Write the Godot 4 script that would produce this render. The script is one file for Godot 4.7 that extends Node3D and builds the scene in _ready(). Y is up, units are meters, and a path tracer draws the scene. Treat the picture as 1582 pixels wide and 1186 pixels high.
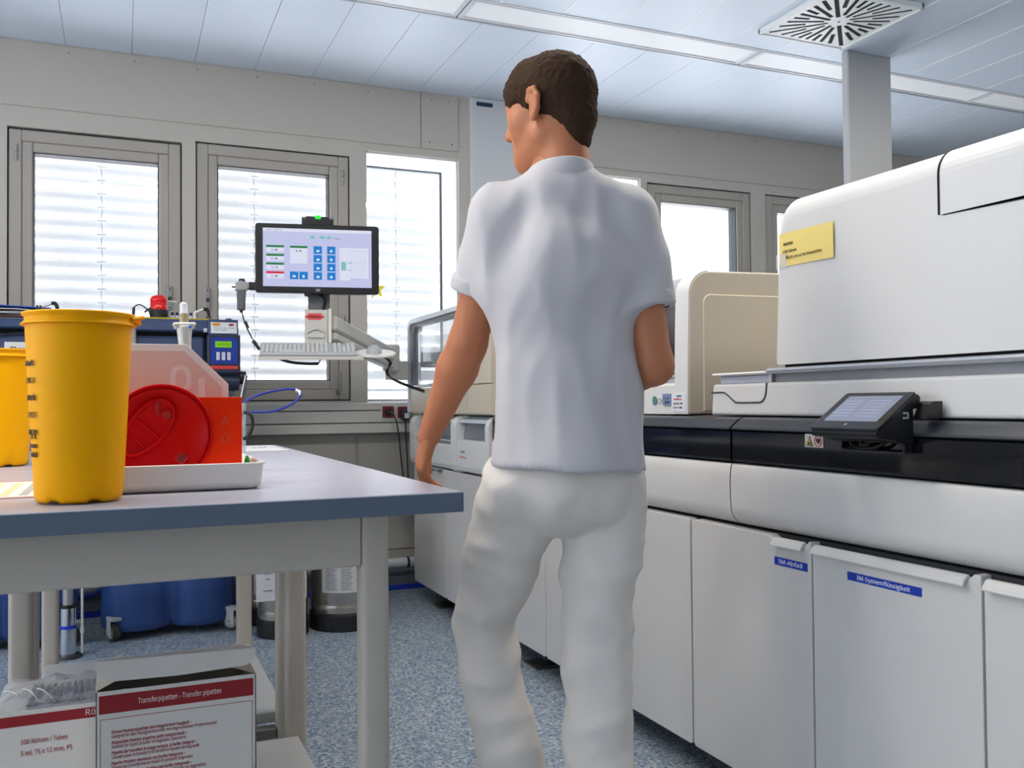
extends Node3D
# A medical laboratory: window wall, analyser row on the right, bench on the left, a walking person in white.
# x runs along the window wall to the right, y up, the window wall stands at z = -5.2; metres.

var mats := {}
var bases := {}
var taken := {}

func _ready() -> void:
	camera_and_light()
	setting()
	ceiling_things()
	windows()
	analyzer_near()
	analyzer_middle()
	analyzer_far()
	monitor_group()
	centrifuges()
	kegs()
	benches()
	bench_top_things()
	shelf_things()
	wall_things()
	walker()

func camera_and_light() -> void:
	var cam := Camera3D.new()
	cam.name = "camera"
	cam.transform = Transform3D(Basis(Vector3(0.919394, -0.008688, 0.393241), Vector3(-0.000134, 0.999749, 0.022401), Vector3(-0.393337, -0.020649, 0.919162)), Vector3(0, 1.08, 0))
	cam.fov = 45.6056
	cam.near = 0.05
	add_child(cam)
	cam.current = true
	var sky := ProceduralSkyMaterial.new()
	sky.sky_top_color = Color(0.88, 0.93, 1.0)
	sky.sky_horizon_color = Color(0.97, 0.985, 1.0)
	sky.ground_bottom_color = Color(0.97, 0.98, 1.0)
	sky.ground_horizon_color = Color(0.97, 0.98, 1.0)
	sky.sky_energy_multiplier = 1.35
	sky.ground_energy_multiplier = 1.9
	var e := Environment.new()
	e.background_mode = Environment.BG_SKY
	e.sky = Sky.new()
	e.sky.sky_material = sky
	e.background_energy_multiplier = 1.0
	e.ambient_light_source = Environment.AMBIENT_SOURCE_SKY
	e.tonemap_mode = Environment.TONE_MAPPER_LINEAR
	e.tonemap_exposure = 1.85
	e.sdfgi_enabled = true
	e.ssao_enabled = true
	e.ssil_enabled = true
	var we := WorldEnvironment.new()
	we.name = "environment"
	we.environment = e
	add_child(we)

const LAMP_ENERGY := 0.19
const LAMP_COLOR := Color(1.0, 0.965, 0.91)

# ---------------------------------------------------------------- helpers

func mat(key: String, c: Color, rough := 0.5, metal := 0.0, spec := 0.5) -> StandardMaterial3D:
	if mats.has(key):
		return mats[key]
	var m := StandardMaterial3D.new()
	m.resource_name = key
	m.albedo_color = c
	m.roughness = rough
	m.metallic = metal
	m.metallic_specular = spec
	mats[key] = m
	return m

func rgb(r: int, g: int, b: int) -> Color:
	return Color(r / 255.0, g / 255.0, b / 255.0)

func numbered(called: String) -> String:
	if not taken.has(called):
		taken[called] = 0
		return called
	taken[called] += 1
	return "%s_%03d" % [called, taken[called]]

# a Node3D at the base of a thing; parts given to it are modelled in world coordinates unless at is a turned frame
func thing(called: String, label: String, category: String, at: Vector3, group := "", turn := 0.0) -> Node3D:
	var o := Node3D.new()
	o.name = numbered(called)
	add_child(o)
	o.position = at
	o.rotation.y = turn
	bases[o] = at if turn == 0.0 else Vector3.ZERO
	tag(o, label, category, group)
	return o

func tag(o: Node3D, label: String, category: String, group := "") -> void:
	o.set_meta("label", label)
	o.set_meta("category", category)
	if group != "":
		o.set_meta("group", group)

func mb() -> SurfaceTool:
	var st := SurfaceTool.new()
	st.begin(Mesh.PRIMITIVE_TRIANGLES)
	st.set_smooth_group(-1)
	return st

func mesh_of(st: SurfaceTool) -> ArrayMesh:
	st.generate_normals()
	return st.commit()

# one named mesh under a thing, a part or the root
func part(called: String, st, m: Material, parent: Node3D = null) -> MeshInstance3D:
	var o := MeshInstance3D.new()
	o.mesh = mesh_of(st) if st is SurfaceTool else st
	o.material_override = m
	if parent == null:
		o.name = numbered(called)
		add_child(o)
	else:
		o.name = called
		parent.add_child(o, true)
		if bases.has(parent):
			o.position = -bases[parent]
	return o

func struct(called: String, st, m: Material) -> MeshInstance3D:
	var o := part(called, st, m)
	o.set_meta("kind", "structure")
	return o

func copy(root: Node3D, by: Vector3, label: String) -> Node3D:
	var kind := String(root.name).rstrip("0123456789").trim_suffix("_")
	var r: Node3D = root.duplicate()
	r.name = numbered(kind)
	add_child(r)
	r.position = root.position + by
	r.set_meta("label", label)
	return r

# counter-clockwise as seen from outside
func tri(st: SurfaceTool, a: Vector3, b: Vector3, c: Vector3) -> void:
	st.add_vertex(a)
	st.add_vertex(c)
	st.add_vertex(b)

func quad(st: SurfaceTool, a: Vector3, b: Vector3, c: Vector3, d: Vector3) -> void:
	tri(st, a, b, c)
	tri(st, a, c, d)

func rrect(w: float, h: float, r: float, n := 4, cx := 0.0, cy := 0.0) -> PackedVector2Array:
	var p := PackedVector2Array()
	if r <= 0.0:
		return PackedVector2Array([Vector2(cx - w / 2, cy - h / 2), Vector2(cx + w / 2, cy - h / 2), Vector2(cx + w / 2, cy + h / 2), Vector2(cx - w / 2, cy + h / 2)])
	for q in 4:
		var c := Vector2(cx + (w / 2 - r) * (1 if q == 0 or q == 3 else -1), cy + (h / 2 - r) * (1 if q < 2 else -1))
		for k in n + 1:
			var a := PI / 2 * (q + float(k) / n)
			p.append(c + r * Vector2(cos(a), sin(a)))
	return p

func ring_pts(r: float, n: int, cx := 0.0, cy := 0.0, ry := -1.0) -> PackedVector2Array:
	var p := PackedVector2Array()
	for k in n:
		var a := TAU * k / n
		p.append(Vector2(cx + r * cos(a), cy + (r if ry < 0 else ry) * sin(a)))
	return p

func inset(p: PackedVector2Array, d: float) -> PackedVector2Array:
	var q := PackedVector2Array()
	var n := p.size()
	for i in n:
		var a := (p[i] - p[(i + n - 1) % n]).normalized()
		var b := (p[(i + 1) % n] - p[i]).normalized()
		var na := Vector2(-a.y, a.x)
		var nb := Vector2(-b.y, b.x)
		var m := (na + nb).normalized()
		q.append(p[i] + m * d / maxf(0.3, m.dot(na)))
	return q

# a polygon (counter-clockwise in x, y) extruded from z0 to z1 (z1 > z0), its front edge rounded by bevel
func ext(st: SurfaceTool, poly: PackedVector2Array, z0: float, z1: float, xf := Transform3D.IDENTITY, bevel := 0.0, smooth := false, steps := 2) -> void:
	if Geometry2D.is_polygon_clockwise(poly):
		poly = poly.duplicate()
		poly.reverse()
	# Godot calls a polygon clockwise in y-down terms: make sure of the sign with the area
	var area := 0.0
	for i in poly.size():
		area += poly[i].cross(poly[(i + 1) % poly.size()])
	if area < 0:
		poly.reverse()
	var flip := xf.basis.determinant() < 0
	var rings := [[poly, z0], [poly, z1 - bevel]]
	if bevel > 0:
		for k in range(1, steps + 1):
			var a := PI / 2 * k / steps
			rings.append([inset(poly, bevel * (1 - cos(a))), z1 - bevel + bevel * sin(a)])
	st.set_smooth_group(1 if smooth else -1)
	var n := poly.size()
	for k in rings.size() - 1:
		for i in n:
			var j := (i + 1) % n
			var a: Vector3 = xf * Vector3(rings[k][0][i].x, rings[k][0][i].y, rings[k][1])
			var b: Vector3 = xf * Vector3(rings[k][0][j].x, rings[k][0][j].y, rings[k][1])
			var c: Vector3 = xf * Vector3(rings[k + 1][0][j].x, rings[k + 1][0][j].y, rings[k + 1][1])
			var d: Vector3 = xf * Vector3(rings[k + 1][0][i].x, rings[k + 1][0][i].y, rings[k + 1][1])
			if flip:
				quad(st, a, d, c, b)
			else:
				quad(st, a, b, c, d)
	st.set_smooth_group(-1)
	for cap in 2:
		var r: PackedVector2Array = rings[0][0] if cap == 0 else rings[-1][0]
		var z: float = rings[0][1] if cap == 0 else rings[-1][1]
		var t := Geometry2D.triangulate_polygon(r)
		for i in range(0, t.size(), 3):
			var u := r[t[i]]
			var v := r[t[i + 1]]
			var w := r[t[i + 2]]
			if (v - u).cross(w - u) < 0:
				var s := v
				v = w
				w = s
			if (cap == 0) != flip:
				var s := v
				v = w
				w = s
			tri(st, xf * Vector3(u.x, u.y, z), xf * Vector3(v.x, v.y, z), xf * Vector3(w.x, w.y, z))

# polygon given in (z, y), extruded along x; the face at x0 (towards -x) is the bevelled one
func ext_x(st: SurfaceTool, poly: PackedVector2Array, x0: float, x1: float, bevel := 0.0, smooth := false, steps := 2) -> void:
	ext(st, poly, -x1, -x0, Transform3D(Basis(Vector3(0, 0, 1), Vector3(0, 1, 0), Vector3(-1, 0, 0)), Vector3.ZERO), bevel, smooth, steps)

# polygon given in (x, z), extruded upwards from y0 to y1, the top edge bevelled
func ext_y(st: SurfaceTool, poly: PackedVector2Array, y0: float, y1: float, bevel := 0.0, smooth := false, steps := 2) -> void:
	ext(st, poly, y0, y1, Transform3D(Basis(Vector3(1, 0, 0), Vector3(0, 0, 1), Vector3(0, 1, 0)), Vector3.ZERO), bevel, smooth, steps)

# box from corner to corner with chamfered edges
func box(st: SurfaceTool, lo: Vector3, hi: Vector3, b := 0.0, xf := Transform3D.IDENTITY) -> void:
	st.set_smooth_group(-1)
	var c := (lo + hi) / 2
	var h := (hi - lo).abs() / 2
	b = minf(b, minf(h.x, minf(h.y, h.z)) * 0.9)
	if b <= 0:
		for ax in 3:
			for s in [-1.0, 1.0]:
				var u := (ax + 1) % 3
				var v := (ax + 2) % 3
				var q := []
				for k in [[-1, -1], [1, -1], [1, 1], [-1, 1]]:
					var p := c
					p[ax] += s * h[ax]
					p[u] += k[0] * h[u]
					p[v] += k[1] * h[v]
					q.append(xf * p)
				if s > 0:
					quad(st, q[0], q[1], q[2], q[3])
				else:
					quad(st, q[3], q[2], q[1], q[0])
		return
	var f := func(sx: float, sy: float, sz: float, ax: int) -> Vector3:
		var p := Vector3(sx * (h.x - b), sy * (h.y - b), sz * (h.z - b))
		p[ax] = [sx * h.x, sy * h.y, sz * h.z][ax]
		return xf * (c + p)
	for ax in 3:
		var u := (ax + 1) % 3
		var v := (ax + 2) % 3
		for s in [-1.0, 1.0]:
			var q := []
			for k in [[-1, -1], [1, -1], [1, 1], [-1, 1]]:
				var g := [0.0, 0.0, 0.0]
				g[ax] = s
				g[u] = float(k[0])
				g[v] = float(k[1])
				q.append(f.call(g[0], g[1], g[2], ax))
			if s > 0:
				quad(st, q[0], q[1], q[2], q[3])
			else:
				quad(st, q[3], q[2], q[1], q[0])
		# the four chamfers along this axis
		for su in [-1.0, 1.0]:
			for sv in [-1.0, 1.0]:
				var g := [0.0, 0.0, 0.0]
				g[u] = su
				g[v] = sv
				g[ax] = -1.0
				var a: Vector3 = f.call(g[0], g[1], g[2], u)
				var a2: Vector3 = f.call(g[0], g[1], g[2], v)
				g[ax] = 1.0
				var d: Vector3 = f.call(g[0], g[1], g[2], u)
				var d2: Vector3 = f.call(g[0], g[1], g[2], v)
				if su * sv > 0:
					quad(st, a, a2, d2, d)
				else:
					quad(st, a2, a, d, d2)
	for sx in [-1.0, 1.0]:
		for sy in [-1.0, 1.0]:
			for sz in [-1.0, 1.0]:
				if sx * sy * sz > 0:
					tri(st, f.call(sx, sy, sz, 0), f.call(sx, sy, sz, 1), f.call(sx, sy, sz, 2))
				else:
					tri(st, f.call(sx, sy, sz, 0), f.call(sx, sy, sz, 2), f.call(sx, sy, sz, 1))

func bx(lo: Vector3, hi: Vector3, b := 0.0) -> SurfaceTool:
	var st := mb()
	box(st, lo, hi, b)
	return st

# closed outlines stitched one to the next; pts are rings of Vector3, counter-clockwise seen from the last ring's side
func loft(st: SurfaceTool, rings: Array, cap0 := true, cap1 := true, smooth := true) -> void:
	st.set_smooth_group(2 if smooth else -1)
	for k in rings.size() - 1:
		var n: int = rings[k].size()
		for i in n:
			var j := (i + 1) % n
			quad(st, rings[k][i], rings[k][j], rings[k + 1][j], rings[k + 1][i])
	st.set_smooth_group(-1)
	for cap in 2:
		if (cap == 0 and not cap0) or (cap == 1 and not cap1):
			continue
		var r: Array = rings[0] if cap == 0 else rings[-1]
		var c := Vector3.ZERO
		for p in r:
			c += p
		c /= r.size()
		for i in r.size():
			var j := (i + 1) % r.size()
			if cap == 0:
				tri(st, c, r[j], r[i])
			else:
				tri(st, c, r[i], r[j])

# profile of Vector2(radius, height) turned about the y axis of xf
func lathe(st: SurfaceTool, prof: Array, n := 32, xf := Transform3D.IDENTITY, smooth := true, g := 3) -> void:
	st.set_smooth_group(g if smooth else -1)
	for k in prof.size() - 1:
		for i in n:
			var a := TAU * i / n
			var b := TAU * (i + 1) / n
			var p: Vector2 = prof[k]
			var q: Vector2 = prof[k + 1]
			var v0 := xf * Vector3(p.x * cos(a), p.y, -p.x * sin(a))
			var v1 := xf * Vector3(p.x * cos(b), p.y, -p.x * sin(b))
			var v2 := xf * Vector3(q.x * cos(b), q.y, -q.x * sin(b))
			var v3 := xf * Vector3(q.x * cos(a), q.y, -q.x * sin(a))
			if p.x > 1e-5:
				tri(st, v0, v1, v2 if q.x > 1e-5 else v3)
			if q.x > 1e-5:
				tri(st, v0, v2, v3)
	st.set_smooth_group(-1)

func frame_along(a: Vector3, b: Vector3) -> Transform3D:
	var y := (b - a).normalized()
	var x := y.cross(Vector3(0, 0, 1) if absf(y.z) < 0.9 else Vector3(1, 0, 0)).normalized()
	return Transform3D(Basis(x, y, x.cross(y)), a)

func cyl(st: SurfaceTool, a: Vector3, b: Vector3, r0: float, r1 := -1.0, n := 20) -> void:
	if r1 < 0:
		r1 = r0
	var l := (b - a).length()
	var f := frame_along(a, b)
	lathe(st, [Vector2(r0, 0), Vector2(r1, l)], n, f)
	lathe(st, [Vector2(0, 0), Vector2(r0, 0)], n, f, false)
	lathe(st, [Vector2(r1, l), Vector2(0, l)], n, f, false)

func curve(pts: Array, per := 8) -> PackedVector3Array:
	var out := PackedVector3Array()
	for i in pts.size() - 1:
		var p0: Vector3 = pts[maxi(i - 1, 0)]
		var p1: Vector3 = pts[i]
		var p2: Vector3 = pts[i + 1]
		var p3: Vector3 = pts[mini(i + 2, pts.size() - 1)]
		for k in per:
			out.append(p1.cubic_interpolate(p2, p0, p3, float(k) / per))
	out.append(pts[-1])
	return out

func tube(st: SurfaceTool, path: PackedVector3Array, r: float, n := 8, closed := false) -> void:
	var rings := []
	var m := path.size()
	var up := Vector3(0.13, 0.97, 0.21)
	for i in m:
		var t: Vector3
		if closed:
			t = (path[(i + 1) % m] - path[(i + m - 1) % m]).normalized()
		else:
			t = (path[mini(i + 1, m - 1)] - path[maxi(i - 1, 0)]).normalized()
		var x := (up - t * up.dot(t)).normalized()
		up = x
		var y := t.cross(x)
		var ring := []
		for k in n:
			var a := TAU * k / n
			ring.append(path[i] + (x * cos(a) + y * sin(a)) * r)
		rings.append(ring)
	if closed:
		rings.append(rings[0])
	loft(st, rings, not closed, not closed)

# lettering as one mesh; its plane is x right, y up, facing +z of xf, fitted to the width given
func text_mesh(s: String, h: float, width := 0.0, bold := false, depth := 0.0006) -> ArrayMesh:
	var tm := TextMesh.new()
	var f := SystemFont.new()
	f.font_names = PackedStringArray(["Droid Sans"])
	if bold:
		f.font_weight = 700
	tm.font = f
	tm.text = s
	tm.font_size = 32
	tm.pixel_size = h / 24.0
	tm.depth = depth
	tm.curve_step = 4.0
	var a := tm.get_aabb()
	var sx := 1.0 if width <= 0 or a.size.x <= 0 else width / a.size.x
	var out := SurfaceTool.new()
	out.append_from(tm, 0, Transform3D(Basis.from_scale(Vector3(sx, 1, 1)), Vector3.ZERO))
	return out.commit()

func letters(called: String, s: String, h: float, width: float, xf: Transform3D, m: Material, parent: Node3D, bold := false) -> MeshInstance3D:
	var out := SurfaceTool.new()
	out.append_from(text_mesh(s, h, width, bold), 0, xf)
	return part(called, out.commit(), m, parent)

# frames for things on walls: face_x looks towards -x (seen from the aisle), face_z towards +z
func face_x(p: Vector3) -> Transform3D:
	return Transform3D(Basis(Vector3(0, 0, 1), Vector3(0, 1, 0), Vector3(-1, 0, 0)), p)

func face_z(p: Vector3) -> Transform3D:
	return Transform3D(Basis.IDENTITY, p)

# ---------------------------------------------------------------- setting

func speckle() -> ImageTexture:
	var im := Image.create(1024, 1024, false, Image.FORMAT_RGB8)
	var r := RandomNumberGenerator.new()
	r.seed = 7
	im.fill(rgb(168, 172, 178))
	var tones := [rgb(104, 130, 162), rgb(196, 199, 202), rgb(134, 152, 174), rgb(212, 212, 210), rgb(86, 112, 148), rgb(150, 154, 160)]
	for i in 26000:
		var c: Color = tones[r.randi() % 6]
		var w := r.randi_range(4, 10)
		var h := r.randi_range(3, 7)
		if r.randf() < 0.5:
			var t := w
			w = h
			h = t
		im.fill_rect(Rect2i(r.randi_range(0, 1023), r.randi_range(0, 1023), w, h), c)
	im.generate_mipmaps()
	return ImageTexture.create_from_image(im)

func setting() -> void:
	var fm := mat("vinyl_floor", Color(0.95, 0.985, 1.0), 0.5)
	fm.albedo_texture = speckle()
	fm.uv1_triplanar = true
	fm.uv1_world_triplanar = true
	fm.uv1_scale = Vector3(0.75, 0.75, 0.75)
	struct("floor", bx(Vector3(-4.6, -0.2, -5.6), Vector3(7.2, 0, 4.2)), fm)
	var wm := mat("wall_paint", rgb(190, 184, 175), 0.5)
	# window wall: solid below, above and between the openings
	var st := mb()
	var z0 := -5.5
	var z1 := -5.2
	var gaps := [[-0.53, 0.30, 1.10, 2.50], [0.37, 1.215, 1.10, 2.515], [1.31, 1.885, 1.09, 2.56], [2.55, 3.165, 1.09, 2.56], [3.215, 4.06, 1.10, 2.54], [4.185, 5.03, 1.10, 2.54]]
	var x := -4.6
	for g in gaps:
		box(st, Vector3(x, 0, z0), Vector3(g[0], 3.1, z1))
		box(st, Vector3(g[0], 0, z0), Vector3(g[1], g[2], z1))
		box(st, Vector3(g[0], g[3], z0), Vector3(g[1], 3.1, z1))
		x = g[1]
	box(st, Vector3(x, 0, z0), Vector3(7.2, 3.1, z1))
	var wall := struct("wall_back", st, wm)
	# header boards screwed on above the windows
	var bm := mat("header_board", rgb(187, 181, 172), 0.45)
	var sm := mat("screw_steel", rgb(130, 130, 128), 0.4, 0.8)
	var heads := [[-2.2, 1.643], [1.65, 1.882], [2.46, 5.2], [5.206, 7.0]]
	for h in heads:
		part("wall_panel", bx(Vector3(h[0], 2.605, -5.2), Vector3(h[1], 2.938, -5.192), 0.002), bm, wall)
		var xs: float = h[0] + 0.06
		while xs < h[1] - 0.03:
			var ss := mb()
			cyl(ss, Vector3(xs, 2.905, -5.193), Vector3(xs, 2.905, -5.190), 0.005, 0.004, 8)
			part("screw", ss, sm, wall)
			xs += 0.315 if h[1] - h[0] > 0.4 else 0.11
	for xx in [1.70, 1.84]:
		var ss := mb()
		cyl(ss, Vector3(xx, 2.645, -5.193), Vector3(xx, 2.645, -5.190), 0.006, 0.005, 8)
		part("screw", ss, sm, wall)
	# the boxed-in pier between the two groups of windows
	struct("trim_pier", bx(Vector3(1.958, 0, -5.2), Vector3(2.452, 2.942, -5.165), 0.002), mat("pier_paint", rgb(208, 210, 212), 0.4))
	# other walls; daylight also comes through tall windows on the left and behind the camera
	var lm := mat("side_wall_paint", rgb(225, 224, 220), 0.6)
	st = mb()
	var zz := -5.5
	for w in [[-4.6, -3.0], [-2.6, -1.0], [-0.6, 1.0], [1.4, 3.0]]:
		box(st, Vector3(-4.9, 0, zz), Vector3(-4.6, 3.1, w[0]))
		box(st, Vector3(-4.9, 0, w[0]), Vector3(-4.6, 0.9, w[1]))
		box(st, Vector3(-4.9, 2.6, w[0]), Vector3(-4.6, 3.1, w[1]))
		zz = w[1]
	box(st, Vector3(-4.9, 0, zz), Vector3(-4.6, 3.1, 4.5))
	struct("wall_left", st, lm)
	struct("wall_right", bx(Vector3(7.2, 0, -5.5), Vector3(7.5, 3.1, 4.5)), lm)
	struct("wall_front", bx(Vector3(-4.9, 0, 4.2), Vector3(7.5, 3.1, 4.5)), lm)
	# sill line, cable duct, pipe, skirting
	var dm := mat("duct_paint", rgb(202, 200, 193), 0.4)
	st = mb()
	box(st, Vector3(-4.6, 1.045, -5.2), Vector3(7.2, 1.088, -5.10), 0.004)
	var duct := struct("trim_cable_duct", st, dm)
	part("duct_cover", bx(Vector3(-4.6, 0.975, -5.2), Vector3(7.2, 1.040, -5.095), 0.004), dm, duct)
	part("duct_cover", bx(Vector3(-4.6, 0.915, -5.2), Vector3(7.2, 0.970, -5.095), 0.004), dm, duct)
	var pm := mat("parapet_panel", rgb(176, 172, 164), 0.5)
	var par := struct("trim_parapet", bx(Vector3(-4.6, 0.10, -5.2), Vector3(7.2, 0.912, -5.195)), pm)
	for seg in [[-4.5, -0.6], [-0.594, 1.236], [1.25, 3.1], [3.106, 7.0]]:
		part("parapet_board", bx(Vector3(seg[0], 0.235, -5.195), Vector3(seg[1], 0.91, -5.186), 0.002), pm, par)
	var bb := struct("baseboard_back", bx(Vector3(-4.6, 0.02, -5.2), Vector3(7.2, 0.10, -5.18), 0.003), mat("skirting_grey", rgb(100, 108, 118), 0.5))
	part("blue_strip", bx(Vector3(-4.6, 0.0, -5.2), Vector3(7.2, 0.028, -5.165), 0.004), mat("blue_strip", rgb(28, 62, 190), 0.4), bb)
	st = mb()
	cyl(st, Vector3(-4.6, 0.163, -5.13), Vector3(7.2, 0.163, -5.13), 0.028, 0.028, 20)
	var pipe := struct("trim_pipe", st, mat("pipe_white", rgb(205, 208, 212), 0.35))
	st = mb()
	for px in [-0.6, 0.5, 1.52, 3.0]:
		cyl(st, Vector3(px, 0.163, -5.13), Vector3(px + 0.014, 0.163, -5.13), 0.0305, 0.0305, 20)
	part("pipe_joint", st, mat("rubber_black", rgb(26, 26, 28), 0.6), pipe)

func ceiling_things() -> void:
	var cm := mat("ceiling_sheet", rgb(222, 233, 247), 0.46, 0.05, 0.5)
	var dark := mat("ceiling_void", rgb(120, 128, 138), 0.7)
	var ceil := struct("ceiling", bx(Vector3(-4.9, 2.965, -5.5), Vector3(7.5, 3.15, 4.5)), dark)
	# long sheet-metal panels with open joints, between the wall and the row of lights and beyond it
	var pa := mb()
	box(pa, Vector3(0.0010, 2.945, -5.2), Vector3(0.3145, 2.964, -4.122), 0.001)
	var ma := mesh_of(pa)
	var pb := mb()
	box(pb, Vector3(0.0025, 2.945, -3.90), Vector3(0.313, 2.964, 4.2), 0.002)
	var mbm := mesh_of(pb)
	var ridge := mb()
	box(ridge, Vector3(-0.0045, 2.943, -3.90), Vector3(0.0045, 2.966, 4.2), 0.001)
	var mr := mesh_of(ridge)
	var rm := mat("joint_white", rgb(238, 240, 243), 0.4)
	for k in range(-19, 19):
		var x := 1.3125 + 0.3155 * k
		var o := part("ceiling_panel", ma, cm, ceil)
		o.position.x = x
		o = part("ceiling_panel", mbm, cm, ceil)
		o.position.x = x
		o = part("joint_strip", mr, rm, ceil)
		o.position.x = x
	part("edge_profile", bx(Vector3(-4.6, 2.936, -4.128), Vector3(7.2, 2.964, -4.112), 0.002), mat("profile_grey", rgb(176, 184, 192), 0.35, 0.3), ceil)
	part("edge_profile", bx(Vector3(-4.6, 2.940, -3.905), Vector3(7.2, 2.964, -3.894), 0.002), rm, ceil)
	# linear luminaires set into the ceiling, end to end
	var frame := mat("lamp_frame", rgb(226, 230, 235), 0.35)
	var glow := mat("lamp_diffuser", rgb(240, 242, 246), 0.5)
	glow.emission_enabled = true
	glow.emission = Color(0.97, 0.985, 1.0)
	glow.emission_energy_multiplier = 0.07
	var ends := [-1.86, -0.19, 1.485, 3.137, 4.87, 6.55]
	var words := ["", "first ceiling light from the left, cut by the top edge of the picture", "long ceiling light above the walking person, second in the row", "ceiling light behind the pillar, third in the row", "ceiling light at the right edge, last in the row above the analyser"]
	for k in range(1, 5):
		var x0: float = ends[k]
		var x1: float = ends[k + 1]
		var t := thing("ceiling_light", words[k], "ceiling light", Vector3((x0 + x1) / 2, 2.938, -4.01), "linear lights in a row along the ceiling")
		var st := mb()
		box(st, Vector3(x0 + 0.004, 2.938, -4.110), Vector3(x1 - 0.004, 2.964, -4.096), 0.002)
		box(st, Vector3(x0 + 0.004, 2.938, -3.918), Vector3(x1 - 0.004, 2.964, -3.906), 0.002)
		box(st, Vector3(x0 + 0.004, 2.938, -4.096), Vector3(x0 + 0.030, 2.964, -3.918), 0.002)
		box(st, Vector3(x1 - 0.030, 2.938, -4.096), Vector3(x1 - 0.004, 2.964, -3.918), 0.002)
		part("frame", st, frame, t)
		part("diffuser", bx(Vector3(x0 + 0.030, 2.944, -4.096), Vector3(x1 - 0.030, 2.962, -3.918)), glow, t)
		area_lamp(Vector3((x0 + x1) / 2, 2.936, -4.007), x1 - x0 - 0.06, 0.176, 0.06 * LAMP_ENERGY, t)
	# a second row of the same lights nearer to the camera, above the bench
	for k in 4:
		var xc: float = -2.6 + 2.2 * k
		var t := thing("ceiling_light", ["ceiling light above the room's left side, outside the picture", "ceiling light above the bench, outside the picture", "ceiling light above the aisle, outside the picture", "ceiling light above the analyser, outside the picture"][k], "ceiling light", Vector3(xc, 2.93, -2.2), "ceiling lights above the camera")
		var st := mb()
		box(st, Vector3(xc - 0.85, 2.925, -2.32), Vector3(xc + 0.85, 2.944, -2.08), 0.004)
		part("frame", st, frame, t)
		var g2 := mat("lamp_diffuser_bright", rgb(240, 242, 246), 0.5)
		g2.emission_enabled = true
		g2.emission = Color(1, 0.99, 0.97)
		g2.emission_energy_multiplier = 0.45
		part("diffuser", bx(Vector3(xc - 0.83, 2.920, -2.30), Vector3(xc + 0.83, 2.926, -2.10)), g2, t)
		area_lamp(Vector3(xc, 2.915, -2.2), 1.66, 0.2, 9.0 * LAMP_ENERGY, t)
	vent()
	# the flat column that runs from the ceiling down behind the analyser
	struct("trim_pillar", bx(Vector3(3.555, 0, -3.775), Vector3(3.862, 2.945, -3.727), 0.006), mat("pillar_grey", rgb(176, 178, 180), 0.45))

func area_lamp(at: Vector3, w: float, d: float, energy: float, parent: Node3D) -> void:
	var l := AreaLight3D.new()
	l.name = "lamp_light"
	l.area_size = Vector2(w, d)
	l.light_energy = energy
	l.light_color = LAMP_COLOR
	l.area_range = 14.0
	l.shadow_enabled = true
	parent.add_child(l, true)
	l.position = at - bases[parent]
	l.rotation.x = -PI / 2

func vent() -> void:
	var t := thing("ceiling_vent", "square white swirl air outlet with black radial slots beside the pillar", "air vent", Vector3(3.21, 2.92, -3.425))
	var cx := 3.21
	var cz := -3.42
	var hs := 0.262
	var white := mat("vent_white", rgb(236, 239, 240), 0.4)
	var black := mat("vent_black", rgb(10, 11, 14), 0.8)
	# a square ring of slots: each slot is cut out of the plate
	var plate := CSGCombiner3D.new()
	plate.name = "slotted_plate"
	var b := CSGBox3D.new()
	b.name = "plate"
	b.size = Vector3(2 * hs, 0.0024, 2 * hs)
	plate.add_child(b)
	var n := 32
	for k in n:
		var a := TAU * k / n
		var d := Vector2(cos(a), sin(a))
		var reach := 0.232 / maxf(absf(d.x), absf(d.y))
		var r0 := 0.055
		if k % 4 == 2:
			r0 = 0.07
		elif k % 2 == 1:
			r0 = 0.155
		if k % 8 == 4 or k % 8 == 0:
			r0 = 0.05
		var spans := [[r0, reach]]
		for s in spans:
			var c := CSGBox3D.new()
			c.name = "slot"
			c.operation = CSGShape3D.OPERATION_SUBTRACTION
			c.size = Vector3(s[1] - s[0], 0.05, 0.021)
			c.position = Vector3(d.x, 0, d.y) * (s[0] + s[1]) / 2
			c.rotation.y = -a
			plate.add_child(c, true)
	plate.material_override = white
	t.add_child(plate)
	plate.position = Vector3(cx, 2.9215, cz) - bases[t]
	part("dark_duct", bx(Vector3(cx - hs + 0.01, 2.9232, cz - hs + 0.01), Vector3(cx + hs - 0.01, 2.944, cz + hs - 0.01)), black, t)
	var st := mb()
	lathe(st, [Vector2(0.006, 2.9195), Vector2(0.006, 2.917), Vector2(0.0, 2.9165)], 10, Transform3D(Basis(), Vector3(cx, 0, cz)))
	part("centre_screw", st, mat("screw_steel", rgb(130, 130, 128), 0.4, 0.8), t)
	st = mb()
	var o := hs + 0.008
	for s in [-1.0, 1.0]:
		box(st, Vector3(cx - o, 2.916, cz + s * hs - 0.008), Vector3(cx + o, 2.944, cz + s * hs + 0.008), 0.003)
		box(st, Vector3(cx + s * hs - 0.008, 2.916, cz - o), Vector3(cx + s * hs + 0.008, 2.944, cz + o), 0.003)
	part("rim", st, white, t)

# ---------------------------------------------------------------- windows

func ring_frame(st: SurfaceTool, x0: float, x1: float, y0: float, y1: float, w: float, z0: float, z1: float, b := 0.003) -> void:
	box(st, Vector3(x0, y0, z0), Vector3(x0 + w, y1, z1), b)
	box(st, Vector3(x1 - w, y0, z0), Vector3(x1, y1, z1), b)
	box(st, Vector3(x0 + w, y0, z0), Vector3(x1 - w, y0 + w, z1), b)
	box(st, Vector3(x0 + w, y1 - w, z0), Vector3(x1 - w, y1, z1), b)

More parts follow.
